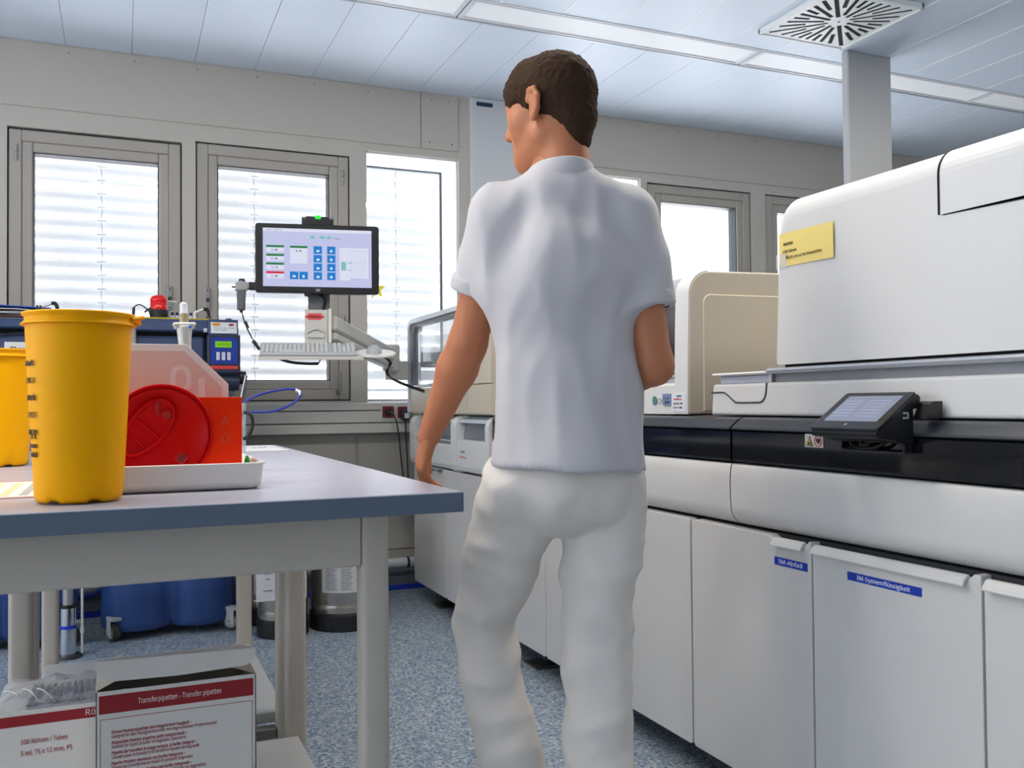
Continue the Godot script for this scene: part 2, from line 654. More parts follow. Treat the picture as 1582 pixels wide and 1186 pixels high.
func pane_mat() -> StandardMaterial3D:
	var m := mat("window_glass", Color(0.9, 0.95, 1.0, 0.05), 0.02)
	m.transparency = BaseMaterial3D.TRANSPARENCY_ALPHA
	return m

func sash_window(n: int, x0: float, x1: float, y0: float, y1: float, hinge_left: bool, extras := true) -> void:
	var fm := mat("window_frame_paint", rgb(172, 166, 158), 0.35)
	var sm := mat("sash_paint", rgb(168, 162, 153), 0.35)
	var gasket := mat("gasket_black", rgb(14, 22, 30), 0.5)
	var steel := mat("fitting_steel", rgb(150, 152, 152), 0.35, 0.7)
	var st := mb()
	ring_frame(st, x0, x1, y0, y1, 0.020, -5.30, -5.222)
	var w := part("window_%d" % n, st, fm)
	w.set_meta("kind", "structure")
	st = mb()
	ring_frame(st, x0 + 0.007, x1 - 0.007, y0 + 0.007, y1 - 0.007, 0.058, -5.295, -5.206, 0.004)
	ring_frame(st, x0 + 0.063, x1 - 0.063, y0 + 0.063, y1 - 0.063, 0.052, -5.295, -5.211, 0.006)
	part("sash", st, sm, w)
	st = mb()
	ring_frame(st, x0 + 0.0005, x1 - 0.0005, y0 + 0.0005, y1 - 0.0005, 0.008, -5.30, -5.2165, 0.0)
	ring_frame(st, x0 + 0.1135, x1 - 0.1135, y0 + 0.1135, y1 - 0.1135, 0.006, -5.30, -5.220, 0.0)
	part("gasket", st, gasket, w)
	part("pane", bx(Vector3(x0 + 0.115, y0 + 0.115, -5.272), Vector3(x1 - 0.115, y1 - 0.115, -5.268)), pane_mat(), w)
	if extras:
		var hx := x0 + 0.040 if hinge_left else x1 - 0.040
		var kx := x1 - 0.062 if hinge_left else x0 + 0.062
		for hy in [y1 - 0.125, y0 + 0.45]:
			var h := mb()
			cyl(h, Vector3(hx, hy - 0.042, -5.205), Vector3(hx, hy - 0.003, -5.205), 0.0085, 0.0085, 10)
			cyl(h, Vector3(hx, hy + 0.003, -5.205), Vector3(hx, hy + 0.042, -5.205), 0.0085, 0.0085, 10)
			part("hinge", h, steel, w)
		var l := mb()
		box(l, Vector3(kx - 0.015, 1.59, -5.207), Vector3(kx + 0.015, 1.72, -5.199), 0.004)
		var lock := part("lock_plate", l, steel, w)
		l = mb()
		cyl(l, Vector3(kx, 1.655, -5.20), Vector3(kx, 1.655, -5.189), 0.011, 0.009, 14)
		for dy in [-0.05, 0.05]:
			cyl(l, Vector3(kx, 1.655 + dy, -5.20), Vector3(kx, 1.655 + dy, -5.196), 0.005, 0.004, 8)
		part("lock_cylinder", l, mat("lock_dark", rgb(70, 70, 72), 0.4, 0.6), lock)

func fixed_window(n: int, x0: float, x1: float, y0: float, y1: float) -> void:
	var rm := mat("reveal_white", rgb(244, 245, 246), 0.4)
	var gasket := mat("gasket_black", rgb(14, 22, 30), 0.5)
	var st := mb()
	ring_frame(st, x0 + 0.001, x1 - 0.001, y0 + 0.001, y1 - 0.001, 0.010, -5.50, -5.222, 0.0)
	var w := part("window_%d" % n, st, rm)
	w.set_meta("kind", "structure")
	st = mb()
	ring_frame(st, x0 + 0.011, x1 - 0.011, y0 + 0.011, y1 - 0.011, 0.009, -5.515, -5.492, 0.0)
	part("gasket", st, gasket, w)
	part("pane", bx(Vector3(x0 + 0.001, y0 + 0.001, -5.221), Vector3(x1 - 0.001, y1 - 0.001, -5.217)), pane_mat(), w)

func blind(label: String, x0: float, x1: float, y0: float, y1: float, cords: Array) -> void:
	var t := thing("venetian_blind", label, "blind", Vector3((x0 + x1) / 2, y0, -5.56), "outside venetian blinds behind the left windows")
	var sm := mat("blind_slat", rgb(240, 242, 245), 0.45)
	sm.backlight = Color(0.45, 0.455, 0.46)
	var prof := PackedVector2Array()
	# a slat in section (z, y): flat S with a rolled lip, thin
	var up := PackedVector2Array()
	var dn := PackedVector2Array()
	for k in 9:
		var u := -0.040 + 0.010 * k
		var v := 0.004 * sin(u / 0.04 * PI)
		up.append(Vector2(u, v + 0.0008))
		dn.append(Vector2(u, v - 0.0008))
	dn.reverse()
	prof.append_array(up)
	prof.append_array(dn)
	var turned := PackedVector2Array()
	for q in prof:
		turned.append(q.rotated(deg_to_rad(58)))
	var st := mb()
	ext_x(st, turned, -(x1 - x0) / 2, (x1 - x0) / 2)
	var slat := mesh_of(st)
	var n := int((y1 - y0) / 0.0755)
	for k in n:
		var o := part("slat", slat, sm, t)
		o.position = Vector3(0, y1 - 0.04 - 0.0755 * k - y0, 0)
	part("bottom_rail", bx(Vector3(x0, y1 - 0.075 * n - 0.075, -5.585), Vector3(x1, y1 - 0.0755 * n - 0.045, -5.535), 0.004), sm, t)
	var cm := mat("blind_cord", rgb(150, 155, 165), 0.7)
	var lm := mat("blind_clip", rgb(248, 250, 252), 0.4)
	for cx in cords:
		st = mb()
		var path := PackedVector3Array()
		for k in n * 2:
			path.append(Vector3(cx + 0.004 * sin(k * 1.7), y1 - 0.03775 * k, -5.523))
		tube(st, path, 0.0024, 5)
		part("lift_cord", st, cm, t)
		var clip := mesh_of(bx(Vector3(-0.024, -0.007, -0.007), Vector3(0.024, 0.007, 0.007), 0.002))
		for k in n:
			part("ladder_clip", clip, lm, t).position = Vector3(cx, y1 - 0.019 - 0.0755 * k, -5.519) - t.position

func windows() -> void:
	sash_window(1, -0.53, 0.30, 1.10, 2.495, true)
	sash_window(2, 0.37, 1.215, 1.10, 2.515, false)
	fixed_window(3, 1.31, 1.885, 1.09, 2.56)
	fixed_window(4, 2.55, 3.165, 1.09, 2.56)
	sash_window(5, 3.215, 4.06, 1.10, 2.54, false, false)
	sash_window(6, 4.185, 5.03, 1.10, 2.54, true, false)
	blind("white venetian blind behind the leftmost window", -0.48, 0.25, 1.12, 2.50, [-0.10])
	blind("white venetian blind behind the window at the monitor's left", 0.42, 1.17, 1.12, 2.52, [0.72])
	blind("white venetian blind behind the narrow window right of the monitor", 1.33, 1.90, 1.18, 2.58, [1.58])
	# lever handle low on the second window
	var w2: Node3D = get_node("window_2")
	var st := mb()
	box(st, Vector3(1.130, 1.135, -5.207), Vector3(1.155, 1.165, -5.186), 0.004)
	cyl(st, Vector3(1.143, 1.150, -5.19), Vector3(1.143, 1.150, -5.165), 0.011, 0.009, 12)
	tube(st, curve([Vector3(1.143, 1.150, -5.163), Vector3(1.146, 1.20, -5.160), Vector3(1.147, 1.265, -5.161)], 6), 0.009, 8)
	part("lever_handle", st, mat("fitting_steel", rgb(150, 152, 152), 0.35, 0.7), w2)

# ---------------------------------------------------------------- analyser row

func am(key: String) -> StandardMaterial3D:
	match key:
		"shell": return mat("analyser_shell", rgb(222, 221, 219), 0.42)
		"grey": return mat("analyser_grey", rgb(213, 211, 208), 0.36)
		"beige": return mat("analyser_beige", rgb(206, 194, 174), 0.45)
		"gloss": return mat("black_gloss", rgb(14, 16, 20), 0.07, 0.0, 0.55)
		"top_gloss": return mat("black_satin", rgb(48, 52, 58), 0.28)
		"gap": return mat("gap_black", rgb(12, 13, 15), 0.8)
		"under": return mat("underframe", rgb(40, 44, 50), 0.6)
		"rail": return mat("rail_metal", rgb(196, 200, 206), 0.25, 0.6)
		"blue": return mat("label_blue", rgb(20, 58, 170), 0.4)
		"print": return mat("label_white_print", rgb(240, 242, 246), 0.5)
		"ink": return mat("label_black_print", rgb(30, 30, 34), 0.6)
	return null

# profile (x, y) extruded along z
func along_z(st: SurfaceTool, prof: Array, z0: float, z1: float, smooth := false) -> void:
	ext(st, PackedVector2Array(prof), z0, z1, Transform3D.IDENTITY, 0.0, smooth)

func arc2(c: Vector2, r: float, a0: float, a1: float, n := 8) -> Array:
	var out := []
	for k in n + 1:
		var a := deg_to_rad(lerpf(a0, a1, float(k) / n))
		out.append(c + Vector2(cos(a), sin(a)) * r)
	return out

func cabinet_door(t: Node3D, z0: float, z1: float, handle: Array, m: Material) -> MeshInstance3D:
	var st := mb()
	var y1 := 0.743
	var poly := PackedVector2Array()
	var r := 0.014
	# outline in (z, y); where the grip is, the top edge steps down
	for q in arc2(Vector2(z0 + r, 0.098 + r), r, 180, 270, 4):
		poly.append(q)
	for q in arc2(Vector2(z1 - r, 0.098 + r), r, 270, 360, 4):
		poly.append(q)
	if handle.size() == 2:
		# beside the grip the full height, behind it a step down
		poly.append(Vector2(z1, y1))
		if handle[1] + 0.016 < z1:
			poly.append(Vector2(handle[1] + 0.014, y1))
		poly.append(Vector2(minf(handle[1], z1 - 0.006), y1 - 0.012))
		if handle[0] - 0.05 > z0:
			poly.append(Vector2(handle[0] - 0.004, y1 - 0.012))
			poly.append(Vector2(handle[0] - 0.022, y1 - 0.001))
			for q in arc2(Vector2(z0 + r, y1 - r), r, 90, 180, 4):
				poly.append(q)
		else:
			poly.append(Vector2(z0, y1 - 0.012))
	else:
		for q in arc2(Vector2(z1 - r, y1 - r), r, 0, 90, 4):
			poly.append(q)
		for q in arc2(Vector2(z0 + r, y1 - r), r, 90, 180, 4):
			poly.append(q)
	ext_x(st, poly, 1.504, 1.532, 0.0022, false, 2)
	var d := part("door", st, m, t)
	if handle.size() == 2:
		st = mb()
		along_z(st, [Vector2(1.508, 0.740), Vector2(1.502, 0.739), Vector2(1.497, 0.735), Vector2(1.4925, 0.729), Vector2(1.4885, 0.7215), Vector2(1.489, 0.719), Vector2(1.492, 0.7195), Vector2(1.496, 0.726), Vector2(1.501, 0.731), Vector2(1.508, 0.733)], handle[0], handle[1])
		part("grip", st, m, d)
	return d

func label_strip(d: Node3D, z0: float, z1: float, y0: float, y1: float, s: String) -> void:
	part("label_strip", bx(Vector3(1.5025, y0, z0), Vector3(1.5045, y1, z1)), am("blue"), d)
	var h := (y1 - y0) * 0.52
	letters("lettering", s, h, (z1 - z0) * 0.72, face_x(Vector3(1.5022, (y0 + y1) / 2, (z0 + z1) / 2)), am("print"), d)

func front_band(t: Node3D, z0: float, z1: float) -> void:
	var st := mb()
	var prof := [Vector2(1.60, 0.912), Vector2(1.512, 0.912), Vector2(1.506, 0.910), Vector2(1.503, 0.905), Vector2(1.500, 0.880), Vector2(1.499, 0.840), Vector2(1.501, 0.800)]
	prof.append_array(arc2(Vector2(1.553, 0.800), 0.052, 186, 262, 8))
	prof.append(Vector2(1.60, 0.747))
	along_z(st, prof, z0 + 0.0012, z1 - 0.0012, true)
	part("front_panel", st, am("grey"), t)
	st = mb()
	along_z(st, [Vector2(1.60, 0.918), Vector2(1.508, 0.918), Vector2(1.505, 0.925), Vector2(1.5055, 0.998), Vector2(1.51, 1.002), Vector2(1.60, 1.002)], z0 + 0.003, z1 - 0.003)
	part("glass_band", st, am("gloss"), t)
	st = mb()
	along_z(st, [Vector2(1.60, 1.0035), Vector2(1.502, 1.0035), Vector2(1.501, 1.006), Vector2(1.504, 1.010), Vector2(1.530, 1.030), Vector2(1.545, 1.036), Vector2(1.60, 1.038)], z0 + 0.003, z1 - 0.003)
	part("band_top", st, am("top_gloss"), t)

func feet(t: Node3D, zs: Array) -> void:
	for z in zs:
		var st := mb()
		cyl(st, Vector3(1.62, 0.012, z), Vector3(1.62, 0.1, z), 0.018, 0.018, 12)
		cyl(st, Vector3(1.62, 0.006, z), Vector3(1.62, 0.018, z), 0.05, 0.03, 16)
		part("foot", st, am("under"), t)
		st = mb()
		box(st, Vector3(1.54, 0, z - 0.07), Vector3(1.70, 0.006, z + 0.07), 0.002)
		part("foot_plate", st, mat("plate_steel", rgb(120, 122, 122), 0.35, 0.7), t)

func analyzer_near() -> void:
	var t := thing("immunoassay_analyzer", "large white analyser in the right foreground with black glass band and yellow paper note", "analyzer", Vector3(1.95, 0, -1.3))
	part("underframe", bx(Vector3(1.533, 0.10, -2.205), Vector3(2.42, 0.745, -0.42)), am("under"), t)
	feet(t, [-2.10, -0.62])
	var a := cabinet_door(t, -2.216, -1.7215, [-1.851, -1.742], am("grey"))
	label_strip(a, -1.852, -1.733, 0.671, 0.691, "IM-Abfall")
	var b := cabinet_door(t, -1.7155, -1.2545, [-1.708, -1.284], am("grey"))
	label_strip(b, -1.602, -1.395, 0.676, 0.6945, "IM-Systemflüssigkeit")
	cabinet_door(t, -1.2485, -0.72, [-1.241, -0.76], am("grey"))
	front_band(t, -2.023, -0.42)
	part("deck_core", bx(Vector3(1.601, 0.746, -2.020), Vector3(2.42, 1.038, -0.42)), am("under"), t)
	# flat drawer under the cover
	var st := mb()
	var poly := PackedVector2Array([Vector2(-0.42, 1.0405), Vector2(-0.42, 1.1275)])
	for q in arc2(Vector2(-2.170, 1.1175), 0.010, 90, 180, 3):
		poly.append(q)
	poly.append(Vector2(-2.188, 1.0405))
	ext_x(st, poly, 1.558, 2.38, 0.008, false, 3)
	var dr := part("drawer_front", st, am("shell"), t)
	st = mb()
	var seam := [Vector3(1.557, 1.104, -2.182), Vector3(1.557, 1.104, -2.13), Vector3(1.557, 1.098, -2.112), Vector3(1.557, 1.080, -2.080), Vector3(1.557, 1.0755, -2.062), Vector3(1.557, 1.0755, -1.985), Vector3(1.557, 1.0765, -1.965), Vector3(1.557, 1.086, -1.950), Vector3(1.557, 1.102, -1.943), Vector3(1.557, 1.127, -1.940)]
	tube(st, curve(seam, 5), 0.0024, 6)
	part("drawer_seam", st, mat("seam_grey", rgb(70, 74, 80), 0.6), dr)
	st = mb()
	box(st, Vector3(1.574, 1.128, -2.165), Vector3(2.2, 1.150, -1.95), 0.003)
	part("tray_wall", st, mat("tray_bluish", rgb(196, 204, 218), 0.4), t)
	st = mb()
	box(st, Vector3(1.553, 1.150, -2.178), Vector3(2.2, 1.158, -1.935), 0.003)
	part("tray_lip", st, am("shell"), t)
	part("recess", bx(Vector3(1.578, 1.128, -1.93), Vector3(2.36, 1.150, -0.42)), mat("recess_grey", rgb(150, 153, 158), 0.5), t)
	st = mb()
	cyl(st, Vector3(1.566, 1.128, -1.934), Vector3(1.566, 1.150, -1.934), 0.004, 0.004, 8)
	part("post", st, am("shell"), t)
	st = mb()
	along_z(st, [Vector2(1.62, 1.150), Vector2(1.556, 1.150), Vector2(1.551, 1.153), Vector2(1.550, 1.158), Vector2(1.553, 1.163), Vector2(1.562, 1.1655), Vector2(1.62, 1.1655)], -1.934, -0.42)
	part("rail", st, am("rail"), t)
	part("shadow_gap", bx(Vector3(1.585, 1.1655, -1.90), Vector3(2.3, 1.1725, -0.42)), am("gap"), t)
	# the big hinged cover: rounded along the top and the far end
	st = mb()
	var rings := []
	var steps := 8
	rings.append(cover_ring(2.40, 0.0, 0.0))
	for k in steps + 1:
		var an := PI / 2 * k / steps
		rings.append(cover_ring(1.615 - 0.055 * sin(an), 0.055 * (1 - cos(an)), 0.030 * (1 - cos(an))))
	loft(st, rings, true, true)
	var cover := part("cover", st, am("shell"), t)
	st = mb()
	var outer := [Vector2(1.5575, 1.461), Vector2(1.5575, 1.545)]
	outer.append_array(arc2(Vector2(1.615, 1.545), 0.0575, 180, 90, 8))
	outer.append_array([Vector2(2.0, 1.6025), Vector2(2.0, 1.598), Vector2(1.615, 1.598)])
	outer.append_array(arc2(Vector2(1.615, 1.545), 0.053, 90, 180, 6))
	outer.append(Vector2(1.563, 1.461))
	along_z(st, outer, -1.380, -0.42)
	part("cover_flap", st, am("shell"), cover)
	st = mb()
	var seam2 := [Vector2(1.5565, 1.462), Vector2(1.5565, 1.545)]
	seam2.append_array(arc2(Vector2(1.615, 1.545), 0.0585, 180, 90, 8))
	seam2.append_array([Vector2(1.615, 1.59), Vector2(1.57, 1.545), Vector2(1.57, 1.462)])
	along_z(st, seam2, -1.3855, -1.3800)
	part("flap_seam", st, am("gap"), cover)
	st = mb()
	quad(st, Vector3(1.5590, 1.459, -1.375), Vector3(1.5590, 1.444, -0.42), Vector3(1.5590, 1.461, -0.42), Vector3(1.5590, 1.461, -1.375))
	ext_x(st, PackedVector2Array([Vector2(-1.375, 1.459), Vector2(-1.10, 1.452), Vector2(-0.42, 1.444), Vector2(-0.42, 1.4605), Vector2(-1.375, 1.4605)]), 1.5590, 1.5650)
	part("grip_recess", st, mat("recess_dark", rgb(60, 64, 72), 0.6), cover)
	# small warning label on the glass
	var wl := part("warning_label", bx(Vector3(1.5035, 0.9685, -1.735), Vector3(1.5049, 1.0, -1.674)), mat("label_paper", rgb(206, 202, 194), 0.6), t)
	st = mb()
	ext_x(st, PackedVector2Array([Vector2(-1.731, 0.9715), Vector2(-1.7065, 0.9715), Vector2(-1.71875, 0.996)]), 1.5029, 1.5034)
	part("triangle", st, mat("sign_black", rgb(30, 28, 24), 0.6), wl)
	st = mb()
	ext_x(st, PackedVector2Array([Vector2(-1.7285, 0.973), Vector2(-1.709, 0.973), Vector2(-1.71875, 0.9925)]), 1.5024, 1.5028)
	part("triangle_fill", st, mat("sign_ochre", rgb(196, 158, 88), 0.6), wl)
	letters("wavy_lines", "sss", 0.008, 0.010, face_x(Vector3(1.5021, 0.978, -1.71875)), mat("sign_black", rgb(30, 28, 24), 0.6), wl, true)
	st = mb()
	var circ := PackedVector3Array()
	for k in 20:
		circ.append(Vector3(1.5030, 0.984 + 0.0125 * sin(TAU * k / 20), -1.6895 + 0.0125 * cos(TAU * k / 20)))
	tube(st, circ, 0.0011, 6, true)
	tube(st, PackedVector3Array([circ[8], circ[18]]), 0.0010, 6)
	part("red_ring", st, mat("sign_red", rgb(178, 52, 48), 0.6), wl)
	st = mb()
	var heart := PackedVector2Array()
	for k in 20:
		var u := TAU * k / 20
		heart.append(Vector2(-1.6895 + 0.0005 * 16 * pow(sin(u), 3), 0.9845 + 0.0005 * (13 * cos(u) - 5 * cos(2 * u) - 2 * cos(3 * u) - cos(4 * u))))
	ext_x(st, heart, 1.5026, 1.5032)
	part("heart", st, mat("sign_black", rgb(30, 28, 24), 0.6), wl)
	yellow_note()
	tablet()

func cover_ring(x: float, down: float, end_in: float) -> Array:
	var out := []
	var zf := -1.930 + end_in
	var top := 1.600 - down
	var r := 0.055
	var pts := [Vector2(-0.42, 1.172), Vector2(-0.42, top)]
	for q in arc2(Vector2(zf + 0.026 + r, top - r), r, 90, 180, 7):
		pts.append(q)
	pts.append(Vector2(zf + 0.018, 1.42))
	pts.append(Vector2(zf + 0.004, 1.178))
	pts.append(Vector2(zf + 0.008, 1.172))
	for q in pts:
		out.append(Vector3(x, q.y, q.x))
	return out

func yellow_note() -> void:
	var st := mb()
	# slightly bowed sheet taped to the cover
	var n := 8
	for side in 2:
		for k in n:
			var u0 := float(k) / n
			var u1 := float(k + 1) / n
			var bow := func(u: float) -> float: return 1.5585 - 0.0035 * u * u - 0.0004 * side
			var z0 := lerpf(-1.884, -1.686, u0)
			var z1 := lerpf(-1.884, -1.686, u1)
			var a := Vector3(bow.call(u0), 1.4225 - 0.003 * u0, z0)
			var b := Vector3(bow.call(u1), 1.4225 - 0.003 * u1, z1)
			var c := Vector3(bow.call(u1), 1.5075 - 0.002 * u1, z1)
			var d := Vector3(bow.call(u0), 1.5075 - 0.002 * u0, z0)
			if side == 1:
				quad(st, a, b, c, d)
			else:
				quad(st, a, d, c, b)
	var t := thing("paper_note", "yellow paper note with black writing taped to the white analyser cover", "note", Vector3(1.5575, 1.42, -1.785))
	part("sheet", st, mat("note_yellow", rgb(246, 222, 132), 0.55), t)
	var ink := mat("note_ink", rgb(92, 80, 40), 0.6)
	letters("line", "WICHTIG!", 0.0075, 0.036, face_x(Vector3(1.5567, 1.4780, -1.848)), ink, t, true)
	letters("line", "xLINE Faktoren", 0.0075, 0.052, face_x(Vector3(1.5566, 1.4590, -1.843)), ink, t)
	letters("line", "➜ nicht sein auf die Volumenfehler", 0.0075, 0.130, face_x(Vector3(1.5545, 1.4425, -1.789)), ink, t)
	var tape := mat("clear_tape", Color(0.95, 0.95, 0.95, 0.35), 0.15)
	tape.transparency = BaseMaterial3D.TRANSPARENCY_ALPHA
	part("tape", bx(Vector3(1.5572, 1.418, -1.895), Vector3(1.5576, 1.455, -1.855)), tape, t)

func tablet() -> void:
	# wedge-shaped terminal: screen tilted up, its lower edge standing out into the aisle
	var t := thing("tablet_terminal", "small black tablet screen tilted on a bracket at the analyser's glass band", "tablet", Vector3(1.47, 1.0, -1.48))
	var blk := mat("tablet_black", rgb(22, 23, 26), 0.35)
	# side profile in (x, y)
	var prof := [Vector2(1.401, 1.018), Vector2(1.397, 1.010), Vector2(1.400, 1.003), Vector2(1.412, 1.000), Vector2(1.440, 0.998), Vector2(1.468, 0.990), Vector2(1.498, 0.988), Vector2(1.498, 1.060), Vector2(1.515, 1.062), Vector2(1.519, 1.084), Vector2(1.512, 1.0905), Vector2(1.502, 1.090)]
	var st := mb()
	along_z(st, prof, -1.592, -1.404)
	part("housing", st, blk, t)
	# frame of the sloping face: origin at its lower far corner
	var lo := Vector3(1.3995, 1.0195, 0)
	var hi := Vector3(1.5030, 1.0915, 0)
	var up := (hi - lo).normalized()
	var nrm := Vector3(0, 0, 1).cross(up).normalized()
	if nrm.x > 0:
		nrm = -nrm
	var xf := Transform3D(Basis(Vector3(0, 0, 1), up, Vector3(0, 0, 1).cross(up)), (lo + hi) / 2 + Vector3(0, 0, -1.498))
	var h := (hi - lo).length()
	st = mb()
	ext(st, rrect(0.196, h + 0.008, 0.008, 4), -0.003, 0.003, xf, 0.002)
	part("bezel", st, mat("tablet_bezel", rgb(16, 17, 20), 0.12), t)
	var scr := mat("tablet_screen", rgb(40, 44, 60), 0.15)
	scr.emission_enabled = true
	scr.emission = Color(0.64, 0.67, 0.76)
	scr.emission_energy_multiplier = 0.30
	st = mb()
	ext(st, rrect(0.152, h * 0.73, 0.001, 1, 0.0, 0.006), 0.003, 0.0036, xf)
	var s := part("screen", st, scr, t)
	var pale := mat("screen_pale", rgb(60, 66, 90), 0.2)
	pale.emission_enabled = true
	pale.emission = Color(0.70, 0.73, 0.82)
	pale.emission_energy_multiplier = 0.34
	st = mb()
	for k in 6:
		ext(st, rrect(0.05, 0.003, 0, 1, -0.045, -0.022 + 0.011 * k), 0.0036, 0.0039, xf)
		ext(st, rrect(0.06, 0.003, 0, 1, 0.030, -0.022 + 0.011 * k), 0.0036, 0.0039, xf)
	part("screen_rows", st, pale, s)
	st = mb()
	ext(st, ring_pts(0.0045, 14, 0.0, -h / 2 + 0.011), 0.003, 0.0037, xf)
	part("round_mark", st, mat("mark_grey", rgb(120, 124, 128), 0.4), t)
	st = mb()
	along_z(st, [Vector2(1.499, 1.040), Vector2(1.545, 1.040), Vector2(1.545, 1.076), Vector2(1.520, 1.076), Vector2(1.512, 1.070)], -1.404, -1.372)
	part("side_bracket", st, blk, t)
	st = mb()
	box(st, Vector3(1.470, 1.040, -1.4045), Vector3(1.484, 1.044, -1.4025))
	box(st, Vector3(1.470, 1.050, -1.4045), Vector3(1.484, 1.054, -1.4025))
	box(st, Vector3(1.482, 1.040, -1.4045), Vector3(1.485, 1.054, -1.4025))
	part("port_mark", st, mat("mark_light", rgb(190, 192, 194), 0.4), t)
	# cable shelf under it
	st = mb()
	box(st, Vector3(1.478, 0.968, -1.590), Vector3(1.5045, 0.973, -1.415), 0.002)
	box(st, Vector3(1.478, 0.973, -1.594), Vector3(1.504, 0.988, -1.588), 0.002)
	box(st, Vector3(1.478, 0.968, -1.417), Vector3(1.504, 0.990, -1.410), 0.002)
	part("cable_shelf", st, blk, t)
	st = mb()
	tube(st, curve([Vector3(1.49, 0.988, -1.57), Vector3(1.484, 0.976, -1.55), Vector3(1.484, 0.976, -1.50), Vector3(1.49, 0.990, -1.47)], 6), 0.004, 8)
	box(st, Vector3(1.480, 0.980, -1.535), Vector3(1.495, 0.987, -1.51), 0.002)
	part("cable", st, mat("cable_black", rgb(24, 24, 26), 0.5), t)

func analyzer_middle() -> void:
	var t := thing("chemistry_analyzer", "beige-sided analyser module with rounded hood and dark window behind the white one", "analyzer", Vector3(1.95, 0, -2.9))
	part("underframe", bx(Vector3(1.533, 0.10, -3.198), Vector3(2.42, 0.745, -2.222)), am("under"), t)
	feet(t, [-3.44])
	cabinet_door(t, -3.2005, -2.2225, [], am("grey"))
	front_band(t, -3.745, -2.026)
	part("deck_core", bx(Vector3(1.601, 0.746, -3.745), Vector3(2.42, 1.038, -2.027)), am("under"), t)
	# near cheek: rounded frame seen end-on
	var prof := [Vector2(2.36, 1.041), Vector2(1.562, 1.041), Vector2(1.558, 1.046), Vector2(1.560, 1.18), Vector2(1.566, 1.395)]
	prof.append_array(arc2(Vector2(1.641, 1.400), 0.075, 180, 92, 10))
	prof.append_array([Vector2(2.2, 1.487), Vector2(2.36, 1.47)])
	var st := mb()
	ext(st, PackedVector2Array(prof), -2.375, -2.302, Transform3D.IDENTITY, 0.006, false, 3)
	part("end_frame", st, am("beige"), t)
	st = mb()
	var pp := [Vector2(2.32, 1.05), Vector2(1.612, 1.05), Vector2(1.614, 1.375)]
	pp.append_array(arc2(Vector2(1.642, 1.376), 0.028, 180, 90, 6))
	pp.append(Vector2(2.32, 1.412))
	ext(st, PackedVector2Array(pp), -2.303, -2.2985, Transform3D.IDENTITY, 0.003, false, 2)
	part("end_panel", st, am("beige"), t)
	st = mb()
	var trim := [Vector2(1.5575, 1.0415), Vector2(1.5560, 1.047), Vector2(1.5580, 1.18), Vector2(1.5640, 1.395)]
	trim.append_array(arc2(Vector2(1.641, 1.400), 0.077, 180, 96, 10))
	trim.append_array(arc2(Vector2(1.641, 1.400), 0.074, 96, 180, 10))
	trim.append_array([Vector2(1.568, 1.395), Vector2(1.562, 1.18), Vector2(1.560, 1.047), Vector2(1.562, 1.0415)])
	along_z(st, trim, -2.374, -2.3035)
	part("front_trim", st, am("shell"), t)
	# body behind: sill, window, hood
	st = mb()
	along_z(st, [Vector2(2.34, 1.041), Vector2(1.559, 1.041), Vector2(1.559, 1.128), Vector2(1.566, 1.136), Vector2(1.590, 1.140), Vector2(1.590, 1.150), Vector2(2.34, 1.150)], -3.745, -2.375)
	part("sill_panel", st, am("shell"), t)
	st = mb()
	along_z(st, [Vector2(2.3, 1.150), Vector2(1.594, 1.150), Vector2(1.600, 1.395), Vector2(2.3, 1.395)], -3.745, -2.376)
	part("window_glass", st, mat("smoked_window", rgb(58, 50, 50), 0.12), t)
	st = mb()
	var hood := [Vector2(1.572, 1.393), Vector2(1.570, 1.397)]
	hood.append_array(arc2(Vector2(1.650, 1.392), 0.080, 170, 94, 8))
	hood.append_array([Vector2(2.2, 1.480), Vector2(2.34, 1.465), Vector2(2.34, 1.393)])
	along_z(st, hood, -3.745, -2.376)
	part("hood", st, mat("hood_grey", rgb(168, 172, 178), 0.3), t)
	st = mb()
	cyl(st, Vector3(1.572, 1.156, -3.70), Vector3(1.572, 1.156, -2.380), 0.0075, 0.0075, 12)
	part("window_rail", st, am("rail"), t)
	# marks near the corner
	st = mb()
	ext_x(st, ring_pts(0.011, 20, -2.487, 1.083, 0.0145), 1.5545, 1.5590)
	part("round_logo", st, mat("logo_teal", rgb(96, 132, 134), 0.5), t)
	letters("logo_letters", "CH", 0.017, 0.030, face_x(Vector3(1.5575, 1.0805, -2.4555)), mat("logo_grey", rgb(120, 118, 116), 0.5), t)
	var p := part("grey_label", bx(Vector3(1.5545, 1.068, -2.438), Vector3(1.5572, 1.104, -2.392)), mat("label_bluegrey", rgb(122, 142, 178), 0.5), t)
	letters("label_text", "12.07", 0.008, 0.034, face_x(Vector3(1.5542, 1.090, -2.416)), am("ink"), p)
	letters("label_text", "2019", 0.009, 0.026, face_x(Vector3(1.5542, 1.077, -2.413)), am("ink"), p, true)
	p = part("white_label", bx(Vector3(1.5545, 1.050, -2.388), Vector3(1.5572, 1.104, -2.312)), mat("label_white", rgb(226, 228, 234), 0.5), t)
	letters("label_text", "SIEMENS", 0.006, 0.026, face_x(Vector3(1.5542, 1.096, -2.347)), mat("logo_green", rgb(30, 130, 120), 0.5), p, true)
	letters("label_text", "Healthineers", 0.006, 0.042, face_x(Vector3(1.5542, 1.087, -2.354)), mat("logo_red", rgb(216, 80, 72), 0.5), p, true)
	letters("label_text", "Gerät-Nr.  0701", 0.0055, 0.050, face_x(Vector3(1.5542, 1.0735, -2.352)), am("ink"), p, true)
	letters("label_text", "Tel. 01  3802", 0.0055, 0.048, face_x(Vector3(1.5542, 1.0610, -2.354)), am("ink"), p, true)

